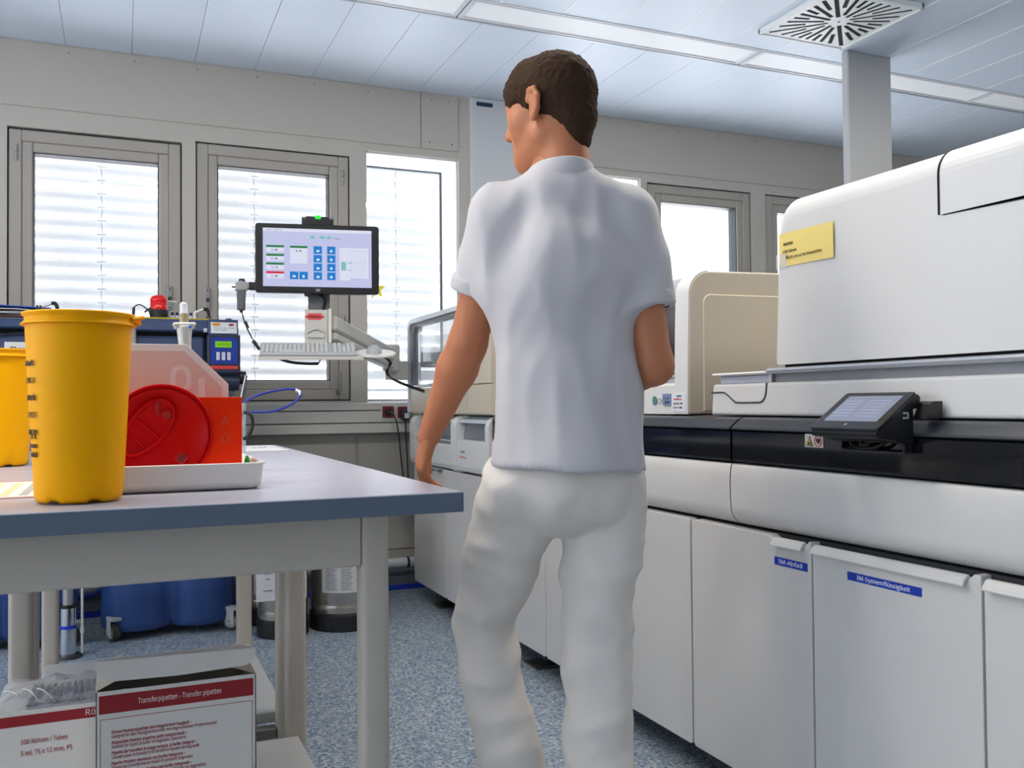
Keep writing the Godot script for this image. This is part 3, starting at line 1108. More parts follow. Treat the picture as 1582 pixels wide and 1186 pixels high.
func analyzer_far() -> void:
	var t := thing("sample_handler", "far end module of the analyser row with clear arched hood, beside the window", "analyzer", Vector3(1.95, 0, -4.4))
	part("underframe", bx(Vector3(1.533, 0.10, -4.90), Vector3(2.42, 0.72, -3.215)), am("under"), t)
	feet(t, [-4.66])
	cabinet_door(t, -4.918, -4.378, [], am("grey"))
	cabinet_door(t, -4.372, -3.2065, [], am("grey"))
	part("upper_core", bx(Vector3(1.56, 0.725, -4.95), Vector3(2.42, 1.025, -3.75)), am("under"), t)
	# rounded lower front: frame with two openings
	var st := mb()
	var fp := [Vector2(1.565, 0.750), Vector2(1.520, 0.750), Vector2(1.508, 0.757), Vector2(1.500, 0.775), Vector2(1.497, 0.85)]
	along_z(st, fp + [Vector2(1.497, 0.868), Vector2(1.512, 0.876), Vector2(1.565, 0.878)], -4.945, -3.76)
	part("rack_front", st, am("shell"), t)
	for k in [[-4.955, -4.862], [-4.262, -4.185], [-3.80, -3.755]]:
		st = mb()
		var c := [Vector2(1.57, 0.745), Vector2(1.515, 0.745), Vector2(1.500, 0.755), Vector2(1.493, 0.780), Vector2(1.492, 0.960)]
		c.append_array(arc2(Vector2(1.547, 0.965), 0.055, 180, 95, 6))
		c.append(Vector2(1.57, 1.021))
		along_z(st, c, k[0], k[1])
		part("upright", st, am("shell"), t)
	st = mb()
	along_z(st, [Vector2(1.565, 0.752), Vector2(1.512, 0.752), Vector2(1.498, 0.760), Vector2(1.494, 0.780), Vector2(1.494, 0.905), Vector2(1.565, 0.905)], -4.183, -3.802)
	part("right_panel", st, am("shell"), t)
	st = mb()
	along_z(st, [Vector2(1.56, 0.879), Vector2(1.540, 0.879), Vector2(1.546, 0.985), Vector2(1.56, 0.985)], -4.860, -4.264)
	along_z(st, [Vector2(1.56, 0.906), Vector2(1.532, 0.906), Vector2(1.540, 0.985), Vector2(1.56, 0.985)], -4.183, -3.802)
	part("smoked_pane", st, mat("smoked_grey", rgb(112, 118, 124), 0.15), t)
	st = mb()
	cyl(st, Vector3(1.506, 0.893, -4.86), Vector3(1.506, 0.893, -4.264), 0.007, 0.007, 10)
	part("rack_rail", st, am("rail"), t)
	st = mb()
	along_z(st, [Vector2(1.58, 0.986), Vector2(1.530, 0.986), Vector2(1.535, 1.000), Vector2(1.580, 1.024)], -4.860, -4.264)
	along_z(st, [Vector2(1.58, 0.986), Vector2(1.510, 0.986), Vector2(1.520, 1.002), Vector2(1.580, 1.024)], -4.183, -3.802)
	part("clear_top", st, mat("clear_lid", rgb(206, 214, 220), 0.12), t)
	st = mb()
	for zz in [-4.62, -4.50]:
		box(st, Vector3(1.47, 0.735, zz), Vector3(1.52, 0.749, zz + 0.08), 0.004)
	part("release_latch", st, mat("latch_grey", rgb(120, 124, 128), 0.4), t)
	letters("logo_lettering", "SIEMENS", 0.013, 0.062, face_x(Vector3(1.4935, 0.848, -4.098)), mat("logo_bluegreen", rgb(120, 158, 172), 0.5), t, true)
	letters("logo_lettering", "Healthineers", 0.013, 0.094, face_x(Vector3(1.4935, 0.824, -4.098)), mat("logo_pale_red", rgb(222, 146, 134), 0.5), t, true)
	# beige body with panel joints
	for k in [[-4.96, -4.052], [-4.046, -3.75]]:
		st = mb()
		along_z(st, [Vector2(2.36, 1.026), Vector2(1.512, 1.026), Vector2(1.503, 1.034), Vector2(1.503, 1.160), Vector2(1.510, 1.166), Vector2(2.36, 1.166)], k[0], k[1])
		part("body_panel", st, am("beige"), t)
	st = mb()
	along_z(st, [Vector2(2.30, 1.168), Vector2(1.510, 1.168), Vector2(1.503, 1.172), Vector2(1.507, 1.46)] + arc2(Vector2(1.562, 1.465), 0.055, 180, 92, 6) + [Vector2(2.30, 1.523)], -4.040, -3.752)
	part("rear_hood", st, am("beige"), t)
	# the clear arched hood: a bent band in the aisle plane, a second one behind, panes between them
	var band := mat("hood_band", rgb(226, 229, 231), 0.3)
	for kx in [[1.500, 1.542, "front_arch"], [2.24, 2.28, "rear_arch"]]:
		st = mb()
		var path := [Vector2(-5.03, 1.03)]
		path.append_array(arc2(Vector2(-4.955, 1.482), 0.075, 180, 90, 8))
		path.append(Vector2(-4.045, 1.557))
		var inner := [Vector2(-4.045, 1.533)]
		inner.append_array(arc2(Vector2(-4.955, 1.482), 0.047, 90, 180, 8))
		inner.append(Vector2(-5.000, 1.03))
		ext_x(st, PackedVector2Array(path + inner), kx[0], kx[1], 0.004)
		part(kx[2], st, band, t)
	st = mb()
	ext_x(st, PackedVector2Array([Vector2(-4.998, 1.168), Vector2(-4.955, 1.168), Vector2(-4.955, 1.475), Vector2(-4.925, 1.510), Vector2(-4.045, 1.510), Vector2(-4.045, 1.532), Vector2(-4.955, 1.527), Vector2(-4.996, 1.485)]), 1.515, 1.56)
	part("inner_frame", st, mat("inner_dark", rgb(118, 122, 126), 0.4), t)
	var clear := mat("clear_hood", Color(0.90, 0.94, 0.97, 0.16), 0.04)
	clear.transparency = BaseMaterial3D.TRANSPARENCY_ALPHA
	part("top_pane", bx(Vector3(1.545, 1.546, -4.95), Vector3(2.24, 1.552, -4.05)), clear, t)
	part("end_pane", bx(Vector3(1.545, 1.17, -5.020), Vector3(2.24, 1.48, -5.014)), clear, t)
	part("front_pane", bx(Vector3(1.530, 1.17, -4.95), Vector3(1.534, 1.525, -4.05)), clear, t)
	st = mb()
	box(st, Vector3(1.585, 1.295, -4.93), Vector3(1.64, 1.362, -4.05), 0.004)
	box(st, Vector3(1.56, 1.285, -4.985), Vector3(1.65, 1.370, -4.93), 0.004)
	part("gantry_beam", st, mat("gantry_grey", rgb(132, 134, 136), 0.4), t)
	st = mb()
	cyl(st, Vector3(1.512, 1.176, -4.99), Vector3(1.512, 1.176, -4.06), 0.008, 0.008, 10)
	part("hood_rail", st, am("rail"), t)
	# crumpled clear bags lying inside the hood
	st = mb()
	var r := RandomNumberGenerator.new()
	r.seed = 11
	var grid := []
	for i in 15:
		var row := []
		for j in 9:
			row.append(Vector3(1.57 + 0.05 * j, 1.178 + 0.10 * absf(sin(i * 0.9 + j * 0.4)) * r.randf() * sin(PI * (i + 0.5) / 15.0), -4.90 + 0.055 * i))
		grid.append(row)
	for i in 14:
		for j in 8:
			quad(st, grid[i][j], grid[i + 1][j], grid[i + 1][j + 1], grid[i][j + 1])
	var bag := part("plastic_bag", st, mat("bag_film", rgb(226, 228, 232), 0.2), null)
	tag(bag, "crumpled pale plastic film lying under the far analyser's clear hood", "plastic bag")

# ---------------------------------------------------------------- monitor on its arm

func monitor_group() -> void:
	var turn := deg_to_rad(-10.6)
	var o := Vector3(0.831, 1.749, -4.199)
	var sc := 335.8
	# local x, y in metres from pixel-sized offsets measured on the face of the screen
	var grey := mat("arm_grey", rgb(196, 194, 188), 0.4)
	var black := mat("monitor_black", rgb(24, 25, 28), 0.35)
	var t := thing("monitor", "black flat monitor showing a lab software screen, on a swing arm before the windows", "monitor", o, "", turn)
	var st := mb()
	ext(st, rrect(0.558, 0.318, 0.014, 5), -0.045, 0.0, Transform3D.IDENTITY, 0.004, false, 2)
	part("housing", st, black, t)
	var glow := func(key: String, c: Color, e: float) -> StandardMaterial3D:
		var m := mat(key, c * 0.12, 0.25)
		m.emission_enabled = true
		m.emission = c
		m.emission_energy_multiplier = e * 0.455
		return m
	var sx := 0.489
	var sy := 0.266
	var cy := 0.004
	st = mb()
	ext(st, rrect(sx, sy, 0, 1, 0.0, cy), 0.0, 0.0012)
	var scr := part("screen", st, glow.call("screen_lilac", rgb(208, 212, 250), 0.95), t)
	# u runs 0..1 across, v 0..1 down
	var tile := func(s: SurfaceTool, u0: float, v0: float, u1: float, v1: float, z := 0.0016) -> void:
		ext(s, PackedVector2Array([Vector2(-sx / 2 + u0 * sx, cy + sy / 2 - v1 * sy), Vector2(-sx / 2 + u1 * sx, cy + sy / 2 - v1 * sy), Vector2(-sx / 2 + u1 * sx, cy + sy / 2 - v0 * sy), Vector2(-sx / 2 + u0 * sx, cy + sy / 2 - v0 * sy)]), 0.0010, z)
	st = mb()
	tile.call(st, 0.0, 0.0, 1.0, 0.055)
	tile.call(st, 0.245, 0.31, 0.405, 0.60)
	for k in 4:
		tile.call(st, 0.03, 0.335 + 0.15 * k, 0.19, 0.41 + 0.15 * k)
	tile.call(st, 0.70, 0.31, 0.80, 0.88)
	tile.call(st, 0.70, 0.31, 0.97, 0.84)
	part("screen_panels", st, glow.call("screen_white", rgb(232, 234, 255), 1.0), scr)
	st = mb()
	for k in 3:
		tile.call(st, 0.03, 0.295 + 0.15 * k, 0.19, 0.33 + 0.15 * k, 0.0020)
	tile.call(st, 0.245, 0.298, 0.405, 0.333, 0.0020)
	part("green_bars", st, glow.call("screen_green", rgb(16, 130, 62), 0.9), scr)
	st = mb()
	tile.call(st, 0.03, 0.745, 0.19, 0.78, 0.0020)
	part("red_bar", st, glow.call("screen_red", rgb(226, 24, 44), 0.95), scr)
	st = mb()
	var spots := [Vector2(0.243, 0.742), Vector2(0.330, 0.742)]
	for k in 4:
		spots.append(Vector2(0.46, 0.295 + 0.150 * k))
		spots.append(Vector2(0.585, 0.295 + 0.150 * k))
	var sblue: StandardMaterial3D = glow.call("screen_blue", rgb(20, 132, 222), 0.95)
	for q in spots:
		st = mb()
		tile.call(st, q.x, q.y, q.x + 0.0775, q.y + 0.132, 0.0020)
		part("blue_button", st, sblue, scr)
	st = mb()
	for k in 4:
		tile.call(st, 0.487, 0.360 + 0.150 * k, 0.515, 0.395 + 0.150 * k, 0.0024)
		tile.call(st, 0.612, 0.355 + 0.150 * k, 0.634, 0.395 + 0.150 * k, 0.0024)
	tile.call(st, 0.268, 0.805, 0.296, 0.840, 0.0024)
	tile.call(st, 0.358, 0.80, 0.378, 0.845, 0.0024)
	part("button_icons", st, glow.call("screen_icon", rgb(226, 240, 255), 1.0), scr)
	st = mb()
	var teal: StandardMaterial3D = glow.call("screen_teal", rgb(136, 206, 208), 0.95)
	for k in [0.43, 0.52, 0.58]:
		st = mb()
		tile.call(st, k, 0.115, k + 0.042, 0.165, 0.0020)
		part("teal_icon", st, teal, scr)
	st = mb()
	tile.call(st, 0.715, 0.555, 0.760, 0.705, 0.0020)
	tile.call(st, 0.775, 0.562, 0.822, 0.580, 0.0020)
	tile.call(st, 0.775, 0.695, 0.822, 0.705, 0.0020)
	part("teal_bars", st, teal, scr)
	st = mb()
	for k in 6:
		tile.call(st, 0.775 + 0.032 * k, 0.36, 0.777 + 0.032 * k, 0.82, 0.0020)
	tile.call(st, 0.77, 0.36, 0.95, 0.365, 0.0020)
	tile.call(st, 0.77, 0.575, 0.95, 0.58, 0.0020)
	part("grid_lines", st, glow.call("screen_line", rgb(196, 204, 240), 0.95), scr)
	var ink: StandardMaterial3D = glow.call("screen_text", rgb(70, 78, 118), 0.6)
	for k in 4:
		letters("screen_text", ["2  88", "0  48", "1 / 6", "2  98"][k], 0.009, 0.028, Transform3D(Basis(), Vector3(-sx / 2 + 0.105 * sx, cy + sy / 2 - (0.375 + 0.15 * k) * sy, 0.002)), ink, scr, true)
	letters("screen_text", "4  %", 0.009, 0.026, Transform3D(Basis(), Vector3(-sx / 2 + 0.325 * sx, cy + sy / 2 - 0.385 * sy, 0.002)), ink, scr, true)
	letters("screen_text", "Status", 0.006, 0.030, Transform3D(Basis(), Vector3(-sx / 2 + 0.68 * sx, cy + sy / 2 - 0.155 * sy, 0.002)), ink, scr)
	letters("screen_text", "System  Übersicht", 0.005, 0.070, Transform3D(Basis(), Vector3(-sx / 2 + 0.10 * sx, cy + sy / 2 - 0.03 * sy, 0.002)), ink, scr)
	# screen light
	var l := AreaLight3D.new()
	l.name = "screen_light"
	l.area_size = Vector2(0.48, 0.26)
	l.light_energy = 0.02
	l.light_color = Color(0.84, 0.86, 1.0)
	l.shadow_enabled = true
	t.add_child(l)
	l.position = Vector3(0, 0, 0.01)
	l.rotation.y = PI
	# small parts of the housing
	st = mb()
	ext(st, PackedVector2Array([Vector2(-0.072, 0.158), Vector2(0.072, 0.158), Vector2(0.072, 0.192), Vector2(0.045, 0.198), Vector2(-0.045, 0.199), Vector2(-0.072, 0.193)]), -0.05, -0.008, Transform3D.IDENTITY, 0.003)
	var cam := part("camera_bar", st, black, t)
	st = mb()
	for s in [-0.062, 0.062]:
		box(st, Vector3(s - 0.010, 0.186, -0.010), Vector3(s + 0.010, 0.195, -0.005), 0.002)
	part("camera_caps", st, mat("cap_grey", rgb(120, 122, 124), 0.4), cam)
	st = mb()
	box(st, Vector3(-0.012, 0.186, -0.03), Vector3(0.014, 0.203, -0.004), 0.003)
	part("status_light", st, glow.call("led_green", rgb(40, 240, 60), 1.6), cam)
	st = mb()
	box(st, Vector3(-0.010, -0.150, 0.0), Vector3(0.010, -0.137, 0.002), 0.001)
	part("badge", st, mat("badge_grey", rgb(120, 124, 128), 0.4), t)
	st = mb()
	box(st, Vector3(-0.062, -0.172, -0.02), Vector3(-0.030, -0.155, 0.004), 0.004)
	cyl(st, Vector3(-0.04, -0.175, -0.01), Vector3(-0.04, -0.155, -0.01), 0.008, 0.006, 10)
	part("bottom_clip", st, black, t)
	# swing arm: back plate, tower, parallel arm and wall bracket
	var a := thing("monitor_support", "light grey swing arm that carries the monitor and keyboard tray", "support arm", o + Vector3(0, -0.45, 0), "", turn)
	# in the frame of the monitor: y from the screen centre
	var dy := 0.45
	st = mb()
	box(st, Vector3(-0.045, -0.26 + dy, -0.11), Vector3(0.055, 0.03 + dy, -0.055), 0.006)
	part("neck", st, mat("neck_grey", rgb(92, 94, 98), 0.4), a)
	st = mb()
	var tower := PackedVector2Array([Vector2(-0.062, -0.395), Vector2(0.044, -0.395), Vector2(0.046, -0.228), Vector2(-0.060, -0.228)])
	ext(st, PackedVector2Array([tower[0] + Vector2(0, dy), tower[1] + Vector2(0, dy), tower[2] + Vector2(0, dy), tower[3] + Vector2(0, dy)]), -0.13, -0.045, Transform3D.IDENTITY, 0.008, false, 3)
	var tw := part("tower", st, grey, a)
	st = mb()
	ext(st, rrect(0.078, 0.018, 0.006, 3, -0.008, -0.352 + dy), -0.047, -0.035, Transform3D.IDENTITY, 0.005, false, 3)
	tube(st, curve([Vector3(-0.052, -0.338 + dy, -0.042), Vector3(-0.008, -0.318 + dy, -0.040), Vector3(0.034, -0.336 + dy, -0.042)], 6), 0.004, 6)
	part("tower_emblem", st, grey, tw)
	st = mb()
	box(st, Vector3(-0.046, -0.276 + dy, -0.0455), Vector3(0.016, -0.246 + dy, -0.0435))
	box(st, Vector3(-0.058, -0.268 + dy, -0.0455), Vector3(0.028, -0.256 + dy, -0.0435))
	part("red_sticker", st, mat("sticker_red", rgb(214, 78, 82), 0.5), tw)
	letters("sticker_text", "ACHTUNG", 0.008, 0.046, Transform3D(Basis(), Vector3(-0.015, -0.261 + dy, -0.0430)), mat("sticker_dark", rgb(140, 30, 36), 0.5), tw, true)
	st = mb()
	box(st, Vector3(0.046, -0.385 + dy, -0.12), Vector3(0.062, -0.222 + dy, -0.05), 0.004)
	part("hinge_cover", st, mat("arm_white", rgb(226, 226, 222), 0.4), tw)
	st = mb()
	for s in [[0.036, -0.262], [0.036, -0.29], [0.030, -0.275]]:
		tube(st, curve([Vector3(-0.02 + s[0] * 0.3, -0.15 + dy, -0.05), Vector3(-0.005 + s[0], -0.18 + dy, -0.04), Vector3(0.01 + s[0] * 0.4, -0.235 + dy, -0.055)], 6), 0.0045, 6)
	part("cables", st, mat("cable_black", rgb(24, 24, 26), 0.5), a)
	# arm towards the bracket, in world coordinates turned into the frame
	var inv := a.transform.affine_inverse()
	var p0 := inv * Vector3(0.905, 1.435, -4.28)
	var p1 := inv * Vector3(1.375, 1.325, -4.93)
	for seg in [[0.028, 0.036, "upper_link"], [-0.034, 0.022, "lower_link"]]:
		st = mb()
		var f := Transform3D(Basis.looking_at((p1 - p0).normalized(), Vector3.UP), (p0 + p1) / 2 + Vector3(0, seg[0], 0))
		var l2 := (p1 - p0).length()
		box(st, Vector3(-0.028, -seg[1], -l2 / 2), Vector3(0.028, seg[1], l2 / 2), 0.010, f)
		part(seg[2], st, grey, a)
	st = mb()
	box(st, Vector3(-0.045, -0.085, -0.045), Vector3(0.045, 0.065, 0.045), 0.008, Transform3D(Basis(), p1 + Vector3(0.005, 0.02, -0.02)))
	part("elbow", st, grey, a)
	st = mb()
	var b0 := inv * Vector3(1.385, 1.215, -4.99)
	box(st, Vector3(-0.012, 0.0, -0.04), Vector3(0.106, 0.105, 0.03), 0.005, Transform3D(inv.basis, b0))
	part("bracket", st, grey, a)
	# keyboard tray with mouse wing
	st = mb()
	var tray := [Vector2(-0.262, 0.10), Vector2(-0.255, -0.06), Vector2(0.165, -0.06), Vector2(0.17, 0.0), Vector2(0.20, 0.10)]
	ext_y(st, PackedVector2Array(tray), -0.448 + dy, -0.436 + dy, 0.003)
	part("keyboard_tray", st, mat("tray_beige", rgb(206, 202, 194), 0.4), a).transform = tilted(-0.442 + dy)
	st = mb()
	var wing := PackedVector2Array()
	for k in 28:
		var an := TAU * k / 28
		wing.append(Vector2(0.258 + 0.095 * cos(an), 0.015 + 0.08 * sin(an)))
	ext_y(st, wing, -0.440 + dy, -0.430 + dy, 0.003)
	part("mouse_wing", st, mat("wing_white", rgb(222, 220, 214), 0.35), a).transform = tilted(-0.442 + dy)
	st = mb()
	tube(st, curve([Vector3(-0.19, -0.45 + dy, -0.02), Vector3(-0.13, -0.475 + dy, 0.03), Vector3(-0.06, -0.483 + dy, 0.04), Vector3(0.0, -0.483 + dy, 0.03)], 6), 0.007, 8)
	tube(st, PackedVector3Array([Vector3(0.0, -0.483 + dy, 0.03), Vector3(0.018, -0.447 + dy, 0.02)]), 0.0025, 6)
	part("wrist_bar", st, mat("cable_black", rgb(24, 24, 26), 0.5), a)
	st = mb()
	for k in 3:
		var e := 0.006 * k
		tube(st, curve([Vector3(0.30, -0.445 + dy, -0.06 - e), Vector3(0.335 + e, -0.47 + dy, -0.14), Vector3(0.34 - e, -0.52 + dy, -0.24), Vector3(0.40 + 2 * e, -0.56 + dy, -0.40), Vector3(0.56, -0.61 + dy + e, -0.58)], 6), 0.0026, 6)
	part("hanging_cables", st, mat("cable_black", rgb(24, 24, 26), 0.5), a)
	keyboard_and_mouse(o, turn)
	scanner(o, turn)

# the tray leans towards whoever types: a turn about its middle
func tilted(y: float) -> Transform3D:
	var b := Basis(Vector3.RIGHT, 0.26)
	var p := Vector3(0, y, 0.02)
	return Transform3D(b, p - b * p)

func keyboard_and_mouse(o: Vector3, turn: float) -> void:
	var f := Transform3D(Basis(Vector3.UP, turn), o)
	var kb := thing("keyboard", "light grey keyboard lying on the monitor arm's tray", "keyboard", f * tilted(-0.442) * Vector3(-0.045, -0.436, 0.015), "", turn)
	kb.transform.basis = f.basis * tilted(0.0).basis
	var body := mat("keyboard_grey", rgb(168, 170, 173), 0.5)
	var st := mb()
	# side profile (z, y) swept along x: higher at the back
	ext_x(st, PackedVector2Array([Vector2(0.075, 0.0), Vector2(0.078, 0.010), Vector2(0.072, 0.018), Vector2(-0.078, 0.032), Vector2(-0.082, 0.026), Vector2(-0.082, 0.0)]), -0.212, 0.212, 0.004)
	part("body", st, body, kb)
	st = mb()
	box(st, Vector3(-0.0065, 0, -0.0065), Vector3(0.0065, 0.008, 0.0065), 0.0022)
	var key := mesh_of(st)
	var km := mat("key_grey", rgb(198, 199, 199), 0.5)
	for row in 6:
		var zc := -0.066 + 0.0245 * row
		for c in 21:
			if (row == 5 and c > 4 and c < 9) or c == 15 or c == 18 and row < 2:
				continue
			var k := part("key", key, km, kb)
			k.position = Vector3(-0.200 + 0.0200 * c, 0.0295 - (zc + 0.078) * 0.0933, zc)
	var sp := part("key", bx(Vector3(-0.046, 0, -0.0065), Vector3(0.046, 0.008, 0.0065), 0.002), km, kb)
	sp.position = Vector3(-0.07, 0.0295 - (0.0565 + 0.078) * 0.0933, 0.0565)
	var ms := thing("computer_mouse", "grey computer mouse on the round wing beside the keyboard", "mouse", f * tilted(-0.442) * Vector3(0.252, -0.430, 0.02), "", turn)
	ms.transform.basis = f.basis * tilted(0.0).basis
	st = mb()
	var rings := []
	for k in 7:
		var a := PI / 2 * k / 6.5
		var ring := []
		for i in 20:
			var b := TAU * i / 20
			ring.append(Vector3(0.036 * cos(b) * cos(a), 0.036 * sin(a), -0.055 * sin(b) * cos(a)))
		rings.append(ring)
	loft(st, rings, true, true)
	part("shell", st, body, ms)
	st = mb()
	cyl(st, Vector3(-0.004, 0.030, -0.024), Vector3(0.004, 0.030, -0.024), 0.007, 0.007, 12)
	part("wheel", st, mat("key_dark", rgb(80, 82, 84), 0.5), ms)

func scanner(o: Vector3, turn: float) -> void:
	var f := Transform3D(Basis(Vector3.UP, turn), o)
	var t := thing("barcode_scanner", "grey handheld barcode scanner hanging at the monitor's left edge on a black cord", "scanner", f * Vector3(-0.335, -0.23, 0.0), "", turn)
	var g := mat("scanner_grey", rgb(150, 150, 148), 0.45)
	var dk := mat("scanner_dark", rgb(88, 88, 90), 0.45)
	var st := mb()
	# y from the holder's base, 0.23 below the screen centre
	ext(st, PackedVector2Array([Vector2(-0.022, -0.01), Vector2(0.012, -0.01), Vector2(0.016, 0.075), Vector2(0.010, 0.085), Vector2(-0.020, 0.085), Vector2(-0.024, 0.07)]), -0.018, 0.018, Transform3D.IDENTITY, 0.008, true, 3)
	part("grip", st, dk, t)
	st = mb()
	ext(st, PackedVector2Array([Vector2(-0.030, 0.078), Vector2(0.020, 0.078), Vector2(0.032, 0.092), Vector2(0.030, 0.112), Vector2(-0.005, 0.122), Vector2(-0.028, 0.112)]), -0.024, 0.024, Transform3D.IDENTITY, 0.008, true, 3)
	part("head", st, g, t)
	st = mb()
	box(st, Vector3(-0.014, 0.116, -0.015), Vector3(0.012, 0.131, 0.015), 0.004)
	box(st, Vector3(-0.046, 0.090, -0.006), Vector3(-0.024, 0.097, 0.006), 0.002)
	part("trigger", st, mat("cable_black", rgb(24, 24, 26), 0.5), t)
	st = mb()
	box(st, Vector3(0.024, 0.082, -0.018), Vector3(0.062, 0.118, 0.0), 0.005)
	part("holder", st, mat("cable_black", rgb(24, 24, 26), 0.5), t)
	st = mb()
	tube(st, curve([Vector3(-0.004, -0.01, 0), Vector3(0.006, -0.05, 0.004), Vector3(0.022, -0.095, 0.008), Vector3(0.052, -0.155, 0.010), Vector3(0.072, -0.185, 0.010)], 8), 0.0032, 8)
	cyl(st, Vector3(0.012, -0.062, 0.005), Vector3(0.026, -0.092, 0.008), 0.0075, 0.0065, 10)
	cyl(st, Vector3(0.048, -0.148, 0.010), Vector3(0.076, -0.190, 0.010), 0.0085, 0.0070, 10)
	cyl(st, Vector3(-0.006, -0.022, 0.0), Vector3(-0.003, -0.006, 0.0), 0.007, 0.008, 10)
	part("cord", st, mat("cable_black", rgb(24, 24, 26), 0.5), t)

# ---------------------------------------------------------------- floor-standing machines and kegs

func lobed(c: Array, r: float, y: float) -> Array:
	# outline round a row of equal circles, as a ring of points at height y
	var out := []
	var n := 22
	var half: float = (c[1].x - c[0].x) / 2
	var open := acos(clampf(half / r, -1.0, 1.0))
	for k in n + 1:
		var a := lerpf(-PI + open, PI - open, float(k) / n)
		out.append(Vector3(c[1].x + r * cos(a), y, c[1].y - r * sin(a)))
	for k in n + 1:
		var a := lerpf(open, TAU - open, float(k) / n)
		out.append(Vector3(c[0].x + r * cos(a), y, c[0].y - r * sin(a)))
	return out

func caster(p: Vector3, turn: float, t: Node3D) -> void:
	var st := mb()
	var x := Vector3(cos(turn), 0, -sin(turn))
	cyl(st, p + Vector3(0, 0.045, 0) - x * 0.013, p + Vector3(0, 0.045, 0) + x * 0.013, 0.044, 0.044, 20)
	var c := part("caster", st, mat("tyre_dark", rgb(62, 56, 52), 0.6), t)
	st = mb()
	cyl(st, p + Vector3(0, 0.045, 0) - x * 0.016, p + Vector3(0, 0.045, 0) + x * 0.016, 0.032, 0.032, 20)
	cyl(st, p + Vector3(0, 0.045, 0) - x * 0.024, p + Vector3(0, 0.045, 0) + x * 0.024, 0.007, 0.007, 10)
	part("wheel_disc", st, mat("wheel_grey", rgb(170, 172, 170), 0.4), c)
	st = mb()
	for s in [-1.0, 1.0]:
		box(st, Vector3(-0.003, 0.03, -0.018), Vector3(0.003, 0.112, 0.024), 0.002, Transform3D(Basis(Vector3.UP, turn), p + x * s * 0.021))
	box(st, Vector3(-0.022, 0.098, -0.03), Vector3(0.022, 0.114, 0.05), 0.003, Transform3D(Basis(Vector3.UP, turn), p))
	part("fork", st, mat("fork_grey", rgb(186, 188, 186), 0.4), c)

func centrifuge_body(t: Node3D, x0: float, x1: float, lid_y: float) -> void:
	var navy := mat("navy_plastic", rgb(58, 74, 108), 0.42)
	var low := mat("navy_lower", rgb(50, 78, 136), 0.36)
	var w := x1 - x0
	# two-lobed lower body on casters
	var r := w * 0.27
	var cs := [Vector2(x0 + r, -4.72), Vector2(x1 - r, -4.72)]
	var st := mb()
	loft(st, [lobed(cs, r * 0.86, 0.040), lobed(cs, r * 0.95, 0.046), lobed(cs, r, 0.075), lobed(cs, r, 0.93), lobed(cs, r * 0.95, 0.955)])
	part("lower_body", st, low, t)
	for p in [Vector3(x0 + 0.055, 0, -4.605), Vector3(x1 - 0.025, 0, -4.60), Vector3(x0 + 0.10, 0, -4.88), Vector3(x1 - 0.10, 0, -4.88)]:
		caster(p, 0.9 if p.x > (x0 + x1) / 2 else 0.35, t)
	# waist and upper housing
	part("waist", bx(Vector3(x0 + 0.05, 0.94, -5.02), Vector3(x1 - 0.06, 1.20, -4.62), 0.02), mat("waist_grey", rgb(104, 110, 120), 0.45), t)
	part("upper_body", bx(Vector3(x0, 1.19, -5.06), Vector3(x1 - 0.15, 1.405, -4.535), 0.012), navy, t)
	part("lid_gap", bx(Vector3(x0 + 0.01, 1.40, -5.04), Vector3(x1 - 0.15, 1.428, -4.57)), am("gap"), t)
	st = mb()
	ext_x(st, PackedVector2Array([Vector2(-5.06, 1.425), Vector2(-4.515, 1.425), Vector2(-4.505, 1.432), Vector2(-4.525, lid_y - 0.012), Vector2(-4.54, lid_y), Vector2(-5.06, lid_y)]), x0 - 0.004, x1 - 0.142, 0.006)
	part("lid", st, navy, t)
	part("lid_sheet", bx(Vector3(x0 + 0.0, lid_y, -5.05), Vector3(x1 - 0.15, lid_y + 0.004, -4.55), 0.001), mat("sheet_steel", rgb(176, 178, 176), 0.4, 0.5), t)

